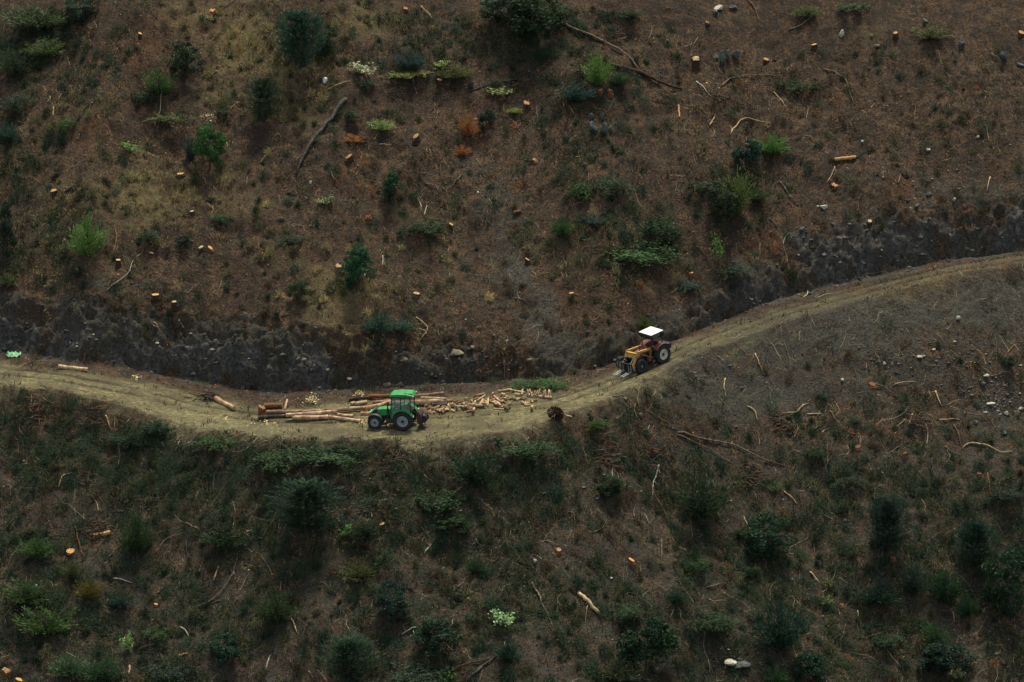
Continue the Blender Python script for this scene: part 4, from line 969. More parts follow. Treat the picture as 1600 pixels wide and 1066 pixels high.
# ------------------------------------------------------------------ stumps
def stump(px, py, dpx, hgt, label, topcol='cut', side='brown', jag=False):
    hgt *= random.uniform(.7, 1.35); r = dpx/PXM/2*random.uniform(.85, 1.12); g = at(px, py+hgt*PXM*.94); n = 16; jag = jag or random.random() < .35
    o = empty('tree_stump', g, label, 'stump', 'cut tree stumps on the slope')
    rr = [r*random.uniform(.86, 1.12) for _ in range(n)]; tilt = Vector((random.gauss(0, .28), random.uniform(-.42, -.02), 1)).normalized(); sq = random.uniform(.75, 1.0); sa = random.uniform(0, 3)
    def ring(z, k, top=False):
        out = []
        for i in range(n):
            a = 2*math.pi*i/n; kk = k*(1-(1-sq)*abs(math.sin(a-sa))); root_ = (1+.28*max(0, math.sin(3*a+sa))) if z < hgt*.5 else 1; p = Vector((rr[i]*kk*root_*math.cos(a), rr[i]*kk*root_*math.sin(a), z))
            if top: p.z -= (tilt.x*p.x+tilt.y*p.y)/tilt.z
            if top and jag: p.z += random.uniform(-.1, .16)*r*2
            out.append(p)
        return out
    V = ring(-.35, 1.35)+ring(.0, 1.25)+ring(.1*hgt, 1.08)+ring(hgt, 1, True)
    F = [(a*n+k, a*n+(k+1) % n, (a+1)*n+(k+1) % n, (a+1)*n+k) for a in range(3) for k in range(n)]
    mb = MB(); mb.add(V, F); mb.build('bark', WD[side], o)
    t = V[3*n:]; c = sum(t, Vector())/n
    mb = MB(); T = [c+(p-c)*.97+Vector((0, 0, .012)) for p in t]+[c+(p-c)*.5+Vector((0, 0, .02+(.04 if jag else 0))) for p in t]+[c+Vector((0, 0, .02))]
    mb.add([*t, *T], [(k, (k+1) % n, n+(k+1) % n, n+k) for k in range(n)]+[(n+k, n+(k+1) % n, 2*n+(k+1) % n, 2*n+k) for k in range(n)]+[(2*n+k, 2*n+(k+1) % n, 3*n) for k in range(n)])
    tc_ = topcol if topcol != 'cut' or random.random() < .6 else 'cut_old'
    mb.build('cut_face', WD[tc_], o)
    return o
STUMPS = [
 (634, 13, 9, .25, 'cut stump at the top, above the hazy grey green shrub'),
 (1087, 91, 17, .75, 'tall dark stump with a jagged top, left of the greenish rocks', 'pale', 'brown', True),
 (1197, 92, 10, .25, 'cut stump right of the greenish rocks'),
 (687, 124, 9, .35, 'orange topped stump at the left edge of the loose olive shrub'),
 (823, 161, 10, .25, 'flat orange stump under the dark grey curved branch'),
 (650, 212, 13, .30, 'wide pale stump on bare soil left of the tall dead rust shrub'),
 (545, 244, 13, .25, 'wide low stump just above the rusty leaf patch'),
 (836, 250, 10, .2, 'orange stump in reddish litter below the upper middle', 'cut', 'rust'),
 (1272, 69, 11, .32, 'round orange stump on open soil below the curved tan branch at the top'),
 (1399, 51, 10, .32, 'dark sided stump below the green low shrub at the top right'),
 (1596, 50, 12, .3, 'stump cut by the right edge near the top'),
 (1202, 37, 0, 0, ''),
 (1105, 35, 7, .15, 'little pale stump beneath the pale boulder at the top'),
 (1304, 289, 14, .3, 'half round stump with a dark side below the short orange log', 'cut', 'brown', True),
 (705, 350, 10, .3, 'stump right of the dark flattened shrub mid slope', 'pink'),
 (824, 405, 9, .3, 'lone stump with a black side on bare earth mid slope'),
 (243, 460, 12, .32, 'largest orange stump above the left road bank'),
 (272, 472, 8, .25, 'small pale stump right of the largest orange one above the bank', 'pale'),
 (185, 406, 9, .4, 'tall yellow stump left of the winding pale root'),
 (237, 395, 8, .15, 'flat yellow chip stump by the upper end of the winding pale root', 'pale'),
 (314, 386, 8, .18, 'pale topped left one of two neighbouring stumps at left', 'pale'),
 (329, 387, 8, .2, 'orange right one of two neighbouring stumps at left', 'cut', 'rust'),
 (300, 330, 8, .2, 'greyish stump alone above the pair of stumps at left', 'white'),
 (84, 298, 10, .28, 'orange stump left of the short dark grey log'),
 (282, 271, 12, .15, 'wide flat stump left below the rich green rounded bush'),
 (1363, 600, 14, .3, 'tall rusty stump with roots on the right slope', 'rust', 'rust'),
 (597, 819, 9, .35, 'bright orange stump below the road, centre left'),
 (987, 875, 11, .2, 'orange stump on the lower slope left of an upright thin stick', 'cut', 'rust'),
 (1040, 976, 11, .25, 'rusty torn stump left of the dark green cut brush', 'cut', 'rust', True),
 (873, 859, 9, .2, 'dull orange stump at the end of a small tan twig', 'cut', 'rust'),
 (1395, 872, 8, .15, 'small reddish stump between two pointed dark conifers', 'rust', 'rust'),
 (219, 52, 7, .25, 'tiny orange stump in red litter at the upper left'),
 (332, 16, 15, .25, 'torn orange stump at the top with a leaning branch', 'cut', 'rust', True),
 (1414, 708, 9, .25, 'small brick coloured stump on the right slope', 'rust', 'rust'),
 (1359, 345, 8, .15, 'flat pale stump on the rim of the right bank', 'pale'),
 (651, 458, 11, .25, 'pale yellow stump with a long thin root right of the dark upright bush', 'pale'),
 (530, 416, 12, .3, 'pale torn stump left of the dark upright bush', 'pale', 'tan', True),
 (10, 1048, 16, .35, 'orange torn stump in the bottom left corner', 'cut', 'rust', True),
 (30, 1062, 11, .25, 'second orange stump cut by the bottom left edge', 'cut', 'rust'),
 (110, 861, 14, .18, 'orange cut stump right of the small green tree on thin stems'),
 (938, 140, 9, .3, 'left half of twin orange stumps below the dark brown fallen trunk', 'cut', 'rust'),
 (953, 141, 9, .3, 'right half of twin orange stumps below the dark brown fallen trunk', 'rust', 'rust'),
 (949, 764, 8, .2, 'small bright orange stump under the green bush with a thin upright twig'),
 (1340, 698, 10, .2, 'rusty low stump in dark brush on the right slope', 'rust', 'rust'),
 (1530, 740, 9, .25, 'brown stump left of the straight orange brown stick', 'rust', 'rust'),
 (244, 944, 8, .2, 'orange chip stump below the tan crooked branch', 'cut', 'rust'),
 (1395, 873, 0, 0, ''),
 (1285, 1038, 5, .1, 'left one of two tiny orange stumps near the bottom', 'cut', 'rust'),
 (1298, 1035, 5, .1, 'right one of two tiny orange stumps near the bottom', 'cut', 'rust'),
 (1315, 945, 8, .15, 'orange brown stump right of the tiny yellow green plant', 'rust', 'rust'),
 (575, 338, 10, .15, 'flat orange stump on dry litter left of the dark flattened shrub', 'rust', 'rust'),
 (893, 458, 9, .15, 'pale orange stump on the reddish slope above the road bend', 'pink', 'rust'),
 (1080, 426, 8, .15, 'low orange stump left of the slim bright sapling', 'pink', 'rust'),
 (258, 330, 7, .15, 'tiny orange stump left of the greyish stump', 'rust', 'rust'),
]
for s in STUMPS:
    if s[4]: stump(*s)

# ------------------------------------------------------------------ rocks
def rock_mesh(seed, sub=3, rough_=.32):
    bm = bmesh.new(); bmesh.ops.create_icosphere(bm, subdivisions=sub, radius=.5)
    r = random.Random(seed); planes = [(Vector((r.gauss(0, 1), r.gauss(0, 1), r.gauss(0, 1))).normalized(), r.uniform(.25, .42)) for _ in range(12)]
    for v in bm.verts:
        for n, d in planes:
            k = v.co.dot(n)-d
            if k > 0: v.co -= n*k
        v.co += v.co.normalized()*r.gauss(0, .012)
    me = bpy.data.meshes.new('rock'); bm.to_mesh(me); bm.free(); return me
def rockmat(name, a, b, c):
    return wood_mat(name, [(.3, a), (.5, b), (.7, c)], 4, bump=.7)
RM = dict(green=rockmat('green_grey_rock', (.04, .055, .045), (.10, .125, .10), (.22, .25, .20)), grey=rockmat('grey_rock', (.03, .032, .034), (.075, .078, .078), (.16, .16, .15)),
          pale=rockmat('pale_rock', (.25, .24, .19), (.42, .40, .32), (.6, .57, .46)), white=rockmat('white_stone', (.5, .52, .5), (.7, .72, .68), (.8, .82, .78)), tan=rockmat('tan_rock', (.08, .07, .05), (.16, .14, .095), (.28, .24, .16)))
ROCKS = [
 (1118, 92, 12, 9, 'green', 'pale grey green rock, left end of the row right of the tall jagged stump'), (1129, 96, 9, 22, 'green', 'upright green grey rock, second in the row by the jagged stump'),
 (1138, 92, 9, 18, 'green', 'narrow upright green grey rock in the middle of the row by the jagged stump'), (1150, 90, 14, 15, 'grey', 'darker blocky rock at the right end of the row by the jagged stump'),
 (1122, 16, 18, 10, 'pale', 'pale flat boulder near the top edge'), (1118, 22, 12, 10, 'grey', 'dark rock at the foot of the pale flat boulder'), (1146, 14, 18, 8, 'grey', 'grey rock right of the pale flat boulder'),
 (1315, 57, 11, 14, 'pale', 'pale wedge shaped rock standing alone at upper right'), (1370, 74, 12, 7, 'tan', 'flat tan chip of rock below a stump at upper right'), (1384, 73, 6, 7, 'grey', 'small grey stone next to the flat tan chip'),
 (1362, 58, 7, 6, 'tan', 'little stone above the flat tan chip of rock'), (940, 186, 10, 16, 'grey', 'upright grey rock, top of the outcrop at upper centre right'), (926, 206, 18, 20, 'grey', 'largest grey rock of the outcrop, lower left'),
 (944, 210, 14, 24, 'grey', 'tall dark rock in the middle of the outcrop'), (955, 206, 9, 14, 'green', 'greenish rock at the right end of the outcrop'), (925, 186, 11, 12, 'grey', 'rounded grey rock at the upper left of the outcrop'),
 (508, 129, 8, 11, 'white', 'little white stone left of the pale silvery leafed plant'), (1497, 499, 8, 7, 'pale', 'whitish round stone on the grey earth below the road at right'),
 (1287, 326, 12, 8, 'pale', 'pale stone on red brown soil above the right bank'), (1278, 324, 5, 4, 'pale', 'tiny pale stone left of the pale one above the right bank'), (1438, 559, 10, 5, 'pale', 'bright flat stone at the top of the right scree'),
 (1541, 589, 9, 6, 'pale', 'pale block on the scree near the right edge'), (1548, 632, 13, 5, 'pale', 'flat pale slab on the scree left of the stone cluster'), (1572, 648, 9, 7, 'pale', 'pale stone, left of a cluster at the right edge'), (1588, 650, 12, 10, 'tan', 'larger tan stone in the cluster at the right edge'),
 (1595, 640, 9, 6, 'pale', 'pale stone at the right edge above the larger tan one'), (1535, 603, 10, 9, 'grey', 'grey stone upslope of the flat pale slab'), (1524, 662, 9, 7, 'grey', 'grey stone below the flat pale slab'), (1569, 679, 8, 7, 'green', 'greenish stone below the cluster at the right edge'),
 (1346, 1036, 0, 0, 'pale', ''), (1140, 1038, 20, 10, 'pale', 'pale mossy boulder at the bottom between two dark bushes'), (1160, 1044, 24, 12, 'grey', 'dull rock right of the pale mossy boulder'), (940, 764, 11, 8, 'tan', 'tan stone left of the small bright orange stump'),
 (1001, 651, 8, 6, 'tan', 'tan stone on grey earth at the end of a tan pole'), (1502, 72, 12, 14, 'grey', 'grey stone in the soil at upper right'), (1445, 36, 11, 9, 'green', 'grey rock inside the thin olive shrub at upper right'), (1594, 103, 16, 6, 'grey', 'dark flat rock by the right edge at upper right'),
 (1568, 92, 14, 14, 'grey', 'dark upright rock left of the dark flat one'), (712, 556, 26, 16, 'tan', 'pale brown rock ledge block in the cut bank above the green tractor'), (606, 604, 13, 8, 'tan', 'tan block at the foot of the bank behind the green tractor'), (546, 596, 8, 7, 'tan', 'small tan block in the bank left of the green tractor'),
 (632, 566, 10, 10, 'tan', 'brown block high in the bank over the green tractor'), (675, 588, 7, 9, 'tan', 'small upright block in the bank right of the green tractor'), (836, 878, 7, 5, 'pale', 'small white stone left of an orange stump on the lower slope'), (955, 904, 5, 3, 'white', 'tiny white stone below the orange stump on the lower slope'),
 (1459, 548, 7, 4, 'pale', 'small pale stone right of the bright flat stone on the scree'), (1382, 570, 6, 6, 'pale', 'small pale stone left on the right scree'), (1316, 595, 6, 5, 'pale', 'little pale stone left of the tall rusty stump'), (1238, 906, 4, 3, 'white', 'tiny white stone left of the pale stick at lower right'),
 (56, 918, 7, 6, 'pale', 'pale stone among the lower left shrubs'), (1491, 314, 6, 7, 'pale', 'light stone on dark soil above the right bank'), (1452, 306, 10, 8, 'grey', 'grey stone with pebbles above the right bank'), (485, 287, 5, 6, 'white', 'tiny white stone left of the small green bush mid slope'),
 (747, 302, 4, 4, 'white', 'tiny white stone on bare soil in the middle of the upper slope'), (1528, 215, 6, 5, 'pale', 'small pale stone at upper right below the litter'), (1450, 236, 8, 6, 'pale', 'light stone on dark soil right of the short orange log'), (1347, 222, 5, 4, 'white', 'tiny pale stone above the short orange log'),
]
for i, (px, py, wpx, hpx, mt, lb) in enumerate(ROCKS):
    if not lb: continue
    me = rock_mesh(i); me.materials.append(RM[mt]); p = at(px, py)
    o = link('rock', me, label=lb, cat='rock', group='stones lying on the slope'); s = wpx/PXM*1.15; h = hpx/PXM*1.15
    o.location = p+Vector((0, 0, h*.3)); o.scale = (s, s*.8, h*1.05); o.rotation_euler = (random.uniform(-.2, .2), random.uniform(-.2, .2), random.uniform(-.4, .4))

def rubble(name, n, dens, smin, smax, mats_stops, label, sub=2, sink=.25):
    x, y, z, q = pick(n, dens); VV = []; FF = []; RR = []; off = 0; base = []
    for k in range(6):
        me = rock_mesh(300+k, sub); v = np.array([p.co[:] for p in me.vertices]); f = np.array([p.vertices[:] for p in me.polygons]); base.append((v, f))
    for i in range(len(x)):
        v, f = base[i % 6]; s_ = smin+(smax-smin)*rng.uniform()**2.2; a = rng.uniform(0, 6.28); c, sn = math.cos(a), math.sin(a); sc = s_*rng.uniform(.6, 1.3, 3)*[1.3, 1, .8]
        w = v*sc; w = np.stack([w[:, 0]*c-w[:, 1]*sn, w[:, 0]*sn+w[:, 1]*c, w[:, 2]+w[:, 0]*.2], 1)+[x[i], y[i], z[i]+s_*(.3-sink)]
        VV.append(w); FF.append(f+off); off += len(v); RR.append(np.full(len(v), rng.uniform()))
    return link(name, mkmesh(name, np.concatenate(VV), np.concatenate(FF), [scatter_mat(name+'_stone', mats_stops)], {'rnd': np.concatenate(RR)}), label=label, kind='stuff')
rubble('bank_rubble', 60000, lambda x, y, q: 1.0*q['bank']*(.2+.8*q['rock'])*(vnoise(x/2.2, y/1.1, 131) > .40), .07, .50, [(0, (.018, .018, .018)), (.55, (.048, .047, .043)), (.88, (.095, .09, .075)), (1, (.18, .155, .11))], 'broken rock and clods bedded in the cut bank', sub=1)
rubble('slope_clods', 9000, lambda x, y, q: .12*(1-q['road'])*(vnoise(x/3, y/3, 132) > .55), .08, .45, [(0, (.025, .020, .016)), (.6, (.065, .048, .034)), (.9, (.13, .10, .07)), (1, (.25, .22, .17))], 'earth clods and small rocks on the bare slope', sub=1)

# ------------------------------------------------------------------ logs
def log(a, b, dpx, mat, label, lift=(0, 0), group=None, n=7, bend=.0, endmat='cut', cat='log', name='log', taper=.88):
    A = at(a[0], a[1]+dpx/2*.6+lift[0]*PXM*.94)+Vector((0, 0, lift[0])); B_ = at(b[0], b[1]+dpx/2*.6+lift[1]*PXM*.94)+Vector((0, 0, lift[1])); r = dpx/PXM/2*1.05
    A.z += r*.9; B_.z += r*.9; c = (A+B_)/2; side = (B_-A).cross(Vector((0, 0, 1))).normalized()
    pts = []; rad = []
    for i in range(n):
        f = i/(n-1); pts.append(A.lerp(B_, f)-c+side*bend*math.sin(f*math.pi)+Vector((0, 0, random.gauss(0, r*.06)))+side*random.gauss(0, r*.06)); rad.append(r*(1-(1-taper)*f)*random.uniform(.94, 1.06))
    mb = MB(); mb.tube(pts, rad, 12, caps=False)
    for k in range(3 if n > 4 else 1):   # knots / branch stubs
        i = random.randrange(1, n-1); a_ = random.uniform(0, 6.28); d = (pts[-1]-pts[0]).normalized(); o1 = d.orthogonal().normalized(); v = Matrix.Rotation(a_, 3, d) @ o1
        mb.tube([pts[i], pts[i]+v*rad[i]*1.35], [rad[i]*.3, rad[i]*.22], 6)
    o = mb.build(name, WD[mat], label=label, cat=cat, smooth_=True, group=group); o.location = c
    for e, (p, q, r_) in enumerate(((pts[0], pts[1], rad[0]), (pts[-1], pts[-2], rad[-1]))):
        d = (p-q).normalized(); m2 = MB(); m2.tube([p-d*.02, p+d*.012], [r_*.99, r_*.93], 12)
        m2.build('cut_end', WD[endmat], o)
    return o
GP = 'long logs piled along the track behind the green tractor'
LOGS = [
 ((403, 654), (458, 651), 5.5, 'dark', 'dark barked front log with yellow peeled patches at the left end of the pile', (0, 0)),
 ((457, 654), (513, 653), 6.5, 'pink', 'reddish front log in the middle of the long pile', (0, 0)),
 ((515, 653), (563, 659), 5, 'pink', 'short reddish front log reaching towards the tractor nose', (0, 0)),
 ((417, 645), (472, 644), 5, 'bark', 'brown log lying behind the dark barked front log', (0, 0)),
 ((447, 650), (526, 644), 5.5, 'pink', 'pale brown log resting on the reddish front logs', (.25, .25)),
 ((474, 645), (580, 638), 5.5, 'bark', 'longest brown log of the pile, running behind to the tractor', (0, .1)),
 ((572, 639), (610, 628), 5.5, 'pink', 'reddish log rising behind the tractor hood', (.15, .2)),
 ((524, 648), (552, 651), 4.5, 'pink', 'small reddish log tucked behind the gap in the front row', (0, 0)),
 ((564, 648), (592, 646), 6.5, 'pink', 'log with a round pinkish end just in front of the tractor nose', (0, 0)),
 ((413, 637), (441, 635), 8, 'rust', 'thick rusty log at the back of the left end of the pile', (0, 0)),
 ((545, 625), (582, 621), 4.5, 'dark', 'dark log with a pale end at the back, left of the cab', (0, 0)),
 ((577, 621), (642, 618), 6, 'rust', 'reddish back log passing behind the cab roof', (.1, .1)),
 ((640, 621), (693, 615), 4.5, 'bark', 'thin brown top log right of the cab roof', (.3, .3)),
 ((604, 634), (697, 629), 9, 'bark', 'thickest tan log lying behind the cab and out to its right', (0, 0)),
 ((658, 622), (698, 624), 3.4, 'pale', 'slim pale log on top of the thickest tan log', (.4, .4)),
 ((555, 632), (573, 629), 5.5, 'pale', 'short yellow split log below the dark back log', (0, 0)),
 ((583, 630), (607, 627), 5, 'bark', 'short brown log above the tractor hood', (0, .1)),
 ((548, 632), (553, 630), 5, 'pale', 'stubby pale log end at the left of the short yellow split log', (0, 0)),
 ((92, 574), (137, 579), 7.5, 'pale', 'lone peeled orange tan log on the track at far left', (0, 0)),
 ((337, 624), (366, 639), 8, 'pink', 'split pinkish log lying beside a heap of sticks on the track', (0, 0)),
 ((1304, 250), (1337, 246), 6, 'cut', 'short orange log on the upper right slope', (0, 0)),
 ((803, 333), (812, 330), 5, 'rust', 'short reddish log alone on bare earth in mid slope', (0, 0)),
 ((148, 838), (172, 833), 7, 'cut', 'bright orange log end in slash at lower left', (0, 0)),
 ((676, 634), (698, 633), 7, 'grey', 'grey weathered log end right of the tractor winch', (0, 0)),
 ((880, 648), (893, 652), 3, 'pale', 'small pale wood piece right of the root ball', (0, 0)),
]
for i, (a, b, d, m, lb, lf) in enumerate(LOGS):
    if i < 18: d *= 1.18
    log(a, b, d, m, lb, lf, GP if i < 18 else None, bend=random.uniform(-.12, .12) if i < 18 else .05, endmat='pale' if m == 'pale' else 'cut')
GS = 'short cut billets strewn along the firewood row'
for k in range(84):
    f = random.random(); px = 668+f*165+random.gauss(0, 3); py = 640-18*min(1, max(0, (px-690)/90))*.7+random.gauss(0, 4.2); ang = random.uniform(-3.1, 3.1); l = random.uniform(5, 11)
    log((px, py), (px+l*math.cos(ang), py+l*math.sin(ang)*.35), random.uniform(2.4, 4.6), random.choice(['bark', 'pale', 'pink', 'pale', 'tan', 'grey', 'cut_old']), 'short cut billet strewn loosely along the low strip of firewood', (0, random.choice([0, 0, .1, .2])), GS, n=3, endmat=random.choice(['cut', 'pale']))
# round firewood ends right of the winch
GF = 'short cut logs of the firewood heap right of the green tractor'
for k, (px, py) in enumerate([(664, 635), (668, 639), (672, 634), (675, 639), (678, 643), (681, 638), (685, 642), (670, 644), (699, 628), (707, 629), (712, 631), (690, 637)]):
    ang = random.uniform(-.9, .4); l = random.uniform(7, 12)
    log((px, py), (px+l*math.cos(ang), py-abs(l*math.sin(ang))*.4-1.5), random.uniform(3.6, 5.2), random.choice(['bark', 'rust', 'pink']), 'short round cut log with a pale end, heaped between tractor winch and firewood jumble', (0, 0), GF, n=3)
GJ = 'split sticks jumbled in the middle of the firewood row'
for a, b in [((735, 627), (745, 635)), ((736, 626), (748, 622)), ((748, 635), (755, 624)), ((745, 627), (758, 618)), ((746, 618), (757, 616)), ((762, 634), (763, 622)), ((766, 626), (778, 622)), ((770, 618), (782, 628)), ((773, 627), (783, 634)), ((778, 634), (786, 637)), ((752, 632), (760, 630)), ((725, 624), (730, 622)), ((784, 626), (790, 630)), ((795, 632), (801, 627)), ((740, 621), (745, 618)), ((767, 621), (771, 627))]:
    log(a, b, random.uniform(2.6, 3.8), random.choice(['pink', 'rust', 'pink', 'bark', 'tan', 'pale']), 'split reddish stick in the jumble midway along the firewood row', (0, random.uniform(0, .25)), GJ, n=3, endmat='pale')
for a, b, d, lb in [((771, 639), (788, 640), 2.6, 'pale stick lying flat in front of the firewood jumble'), ((779, 612), (799, 609), 4, 'long peeled yellow stick at the back left of the right firewood row'), ((798, 610), (820, 614), 3.4, 'pale peeled stick, right continuation of the long yellow one'), ((783, 617), (789, 618), 5.5, 'round yellow log end under the long peeled yellow stick'), ((806, 617), (812, 618), 5.5, 'orange round log end under the pale peeled stick'), ((815, 614), (818, 605), 3.4, 'pointed pale stick standing up behind the firewood row'), ((842, 620), (862, 622), 4, 'pinkish stick along the base of the right firewood row'), ((820, 634), (828, 633), 3.4, 'pale wood scrap lying on the track below the firewood row')]:
    log(a, b, d, 'pale' if 'pinkish' not in lb else 'pink', lb, (0, 0), n=4, endmat='pale')
GR = 'upright leaning firewood sticks at the right end of the row'
for k in range(22):
    px = 824+k*1.75; py = 621+random.uniform(-3, 1); a = random.gauss(0, .6)
    log((px, py), (px+6*math.sin(a), py-random.uniform(6, 11)), random.uniform(2.0, 3.2), random.choice(['pink', 'pale', 'pink', 'bark', 'tan']), 'thin split stick leaning in the crowded right end of the firewood row', (0, random.uniform(.1, .4)), GR, n=3, endmat='pale')
log((445, 640), (449, 625), 3.4, 'pale', 'upright pale splinter behind the left end of the long pile', (0, .45), n=4, endmat='pale')
stump(409, 637, 12, .5, 'orange broken stump at the far left end of the long pile', 'cut', 'rust', True)
branch([(468, 632), (480, 642), (488, 647)], 2, 'tan', 'thin twig crossing behind the middle of the long pile')
branch([(1065, 528), (1080, 522), (1100, 515)], 3, 'rust', 'reddish root end at the rear of the loader tractor')

def heap(name, px, py, wpx, n, lenr, mats_, label, cat, h=.5, rad=.02):
    c = at(px, py); o = MB()
    for i in range(n):
        a = random.uniform(0, 6.28); x, y = random.gauss(0, wpx/PXM*.22), random.gauss(0, wpx/PXM*.22); z = h*max(0, 1-abs(x)/(wpx/PXM*.6))*random.uniform(.2, 1)
        g = float(hfun(c.x+x, c.y+y))-c.z; l = random.uniform(*lenr)/2; d = Vector((math.cos(a), math.sin(a)*.7, random.uniform(-.3, .4)))*l; p = Vector((x, y, g+z+.03))
        o.tube([p-d, p+Vector((0, 0, random.uniform(-.05, .08))), p+d], [rad*1.3, rad, rad*.6], 5, m=random.randrange(len(mats_)))
    ob = o.build(name, [WD[m] for m in mats_], label=label, cat=cat); ob.location = c; return ob
heap('stick_heap', 324, 624, 38, 46, (.6, 1.6), ['grey', 'brown', 'tan'], 'heap of dark sticks lying on the track beside the split pinkish log', 'stick heap', .55, .03)
for a in [(1120, 150, 34, 60, 'tangled heap of torn branches below the arched tan branch'), (1222, 664, 40, 60, 'fan of thin branches heaped under the pale zigzag branch'), (948, 716, 56, 80, 'heap of dry brown branches on the road edge left of the whitish crooked branch'),
          (1020, 705, 40, 46, 'dark heap of branches at the left end of the two parallel poles'), (1430, 665, 46, 46, 'scattered heap of sticks beneath the pale hanging stub on the right slope'), (60, 640, 60, 70, 'tangle of branches on the lower road edge at the far left'),
          (150, 655, 60, 70, 'tangle of roots and branches on the lower road edge left of the dark tuft'), (620, 720, 70, 70, 'dark tangle of cut branches on the lower road edge under the green tractor'), (150, 830, 44, 40, 'heap of branches around the bright orange log end'), (640, 520, 30, 24, 'small pale branch tangle just above the cut bank'),
          (965, 60, 60, 40, 'loose branches heaped right of the long bare tan trunk'), (1040, 160, 44, 34, 'branch tangle at the thick end of the dark brown fallen trunk'), (1180, 745, 60, 60, 'branches heaped on the slope under the far end of the two parallel poles'), (700, 1010, 50, 40, 'dark branch heap around the white forked twig')]:
    heap('slash_heap', *a[:4], (.5, 1.9), ['tan', 'brown', 'grey', 'rust', 'tan'], a[4], 'slash heap', .42, .021)
# root ball on the outer track edge
rb = rock_mesh(901, 4); bm = bmesh.new(); bm.from_mesh(rb)
for v in bm.verts: v.co += v.co.normalized()*(.12*math.sin(v.co.x*31+v.co.z*17)*math.cos(v.co.y*27+v.co.z*13))
bm.to_mesh(rb); bm.free(); rb.materials.append(W_stump)
p = at(868, 655); root = empty('root_ball', p, 'dark uprooted stump with tangled roots on the outer edge of the track', 'root ball')
o = link('earth_lump', rb, root); o.scale = (1.15, .9, 1.15); o.location = (0, 0, .42)
mb = MB()
for k in range(42):
    v = Vector((random.gauss(0, 1), random.gauss(0, .8), random.uniform(-.2, 1))).normalized(); a = Vector((v.x*.45, v.y*.35, v.z*.45+.42)); l = random.uniform(.2, .6); a *= .93
    mb.tube([a, a+v*l*.5, a+v*l+Vector((random.gauss(0, .1), 0, -.1))], [.035, .022, .008], 5)
mb.build('roots', W_tan, root)

# sawdust patches, green plastic sheet
M_saw = scatter_mat('sawdust_chips', [(0, (.42, .30, .13)), (.5, (.68, .54, .27)), (1, (.82, .72, .45))])
for px, py, sx, sy, n, lb in [(487, 624, 8, 6, 150, 'yellow wood chips spilled behind the middle of the long pile'), (563, 615, 6, 4, 90, 'yellow wood chips spilled above the dark back log'), (214, 590, 6, 4, 80, 'round patch of yellow sawdust on the track at left'), (567, 659, 8, 4, 90, 'yellow chips on the ground in front of the tractor'),
                              (350, 655, 9, 3, 40, 'pale chips on the track below the split log'), (330, 183, 12, 7, 60, 'orange sawdust spread near the dark flat shrub, upper left'), (415, 662, 26, 4, 90, 'pale chips along the front of the long pile'), (1118, 140, 16, 14, 60, 'yellow chips in torn slash by the pale stick')]:
    P = np.array([at(random.gauss(px, sx*.6), random.gauss(py, sy*.6))[:] for _ in range(n)])
    cards('wood_chips', P, .075, M_saw, lb, .03)
mb = MB(); M_pl = simple('green_plastic_sheet', (.10, .30, .14), .45, var=.12, scale=3)
V = []; nx_, ny_ = 12, 8
p0 = at(21, 556)
for j in range(ny_):
    for i in range(nx_):
        x = (i/(nx_-1)-.5)*1.05+.06*math.sin(j*1.7); y = (j/(ny_-1)-.5)*1.1+.08*math.sin(i*1.3)
        V.append((x, y, float(hfun(p0.x+x, p0.y+y))-p0.z+.10+.07*math.sin(i*1.9+j)+.06*math.cos(j*2.3-i*.6)))
F = [(j*nx_+i, j*nx_+i+1, (j+1)*nx_+i+1, (j+1)*nx_+i) for j in range(ny_-1) for i in range(nx_-1)]
mb.add(V, F); o = mb.build('plastic_sheet', M_pl, label='crumpled bright green plastic sheet beside the track at far left', cat='plastic sheet', smooth_=True); o.location = p0
so_ = o.modifiers.new('thick', 'SOLIDIFY'); so_.thickness = .012

# ------------------------------------------------------------------ tractors
def paint(name, col, rough=.35):
    m = simple(name, col, rough, var=.14, scale=2.5, spec=.5); N, K = m.node_tree.nodes, m.node_tree.links; B = N['Principled BSDF']
    src = B.inputs['Base Color'].links[0].from_socket; tc = N.new('ShaderNodeTexCoord'); n2 = N.new('ShaderNodeTexNoise'); n2.inputs['Scale'].default_value = 4.5; n2.inputs['Detail'].default_value = 8; n2.inputs['Roughness'].default_value = .75
    K.new(tc.outputs['Object'], n2.inputs['Vector']); mr = N.new('ShaderNodeMapRange'); mr.inputs[1].default_value = .48; mr.inputs[2].default_value = .70; mr.inputs[4].default_value = .75; K.new(n2.outputs['Fac'], mr.inputs[0])
    mx = N.new('ShaderNodeMix'); mx.data_type = 'RGBA'; mx.inputs[7].default_value = (.075, .058, .038, 1); K.new(mr.outputs[0], mx.inputs[0]); K.new(src, mx.inputs[6]); K.new(mx.outputs[2], B.inputs['Base Color'])
    return m      # mud and dust stains
T_green = paint('green_paint', (.012, .25, .060), .45); T_black = paint('black_plastic', (.012, .013, .015), .55); T_rim = paint('silver_blue_rim', (.26, .32, .34), .45)
T_tyre = simple('tyre_rubber', (.022, .023, .024), .85, scale=5); T_yel = paint('yellow_loader_paint', (.46, .25, .035), .6); T_orng = paint('faded_orange_paint', (.20, .08, .022), .7)
T_red = paint('red_paint', (.12, .016, .012), .6); T_drk = simple('dark_dirty_iron', (.018, .02, .022), .7); T_white = simple('white_canopy', (.60, .60, .57), .6, var=.14, scale=2); T_stl = simple('worn_steel', (.32, .35, .37), .4, .6)
T_cream = paint('cream_rim', (.55, .53, .40), .5); T_wred = paint('winch_red', (.045, .010, .009), .7); T_int = simple('seat_fabric', (.02, .02, .022), .9); T_lens = simple('lamp_lens', (.65, .62, .55), .2)
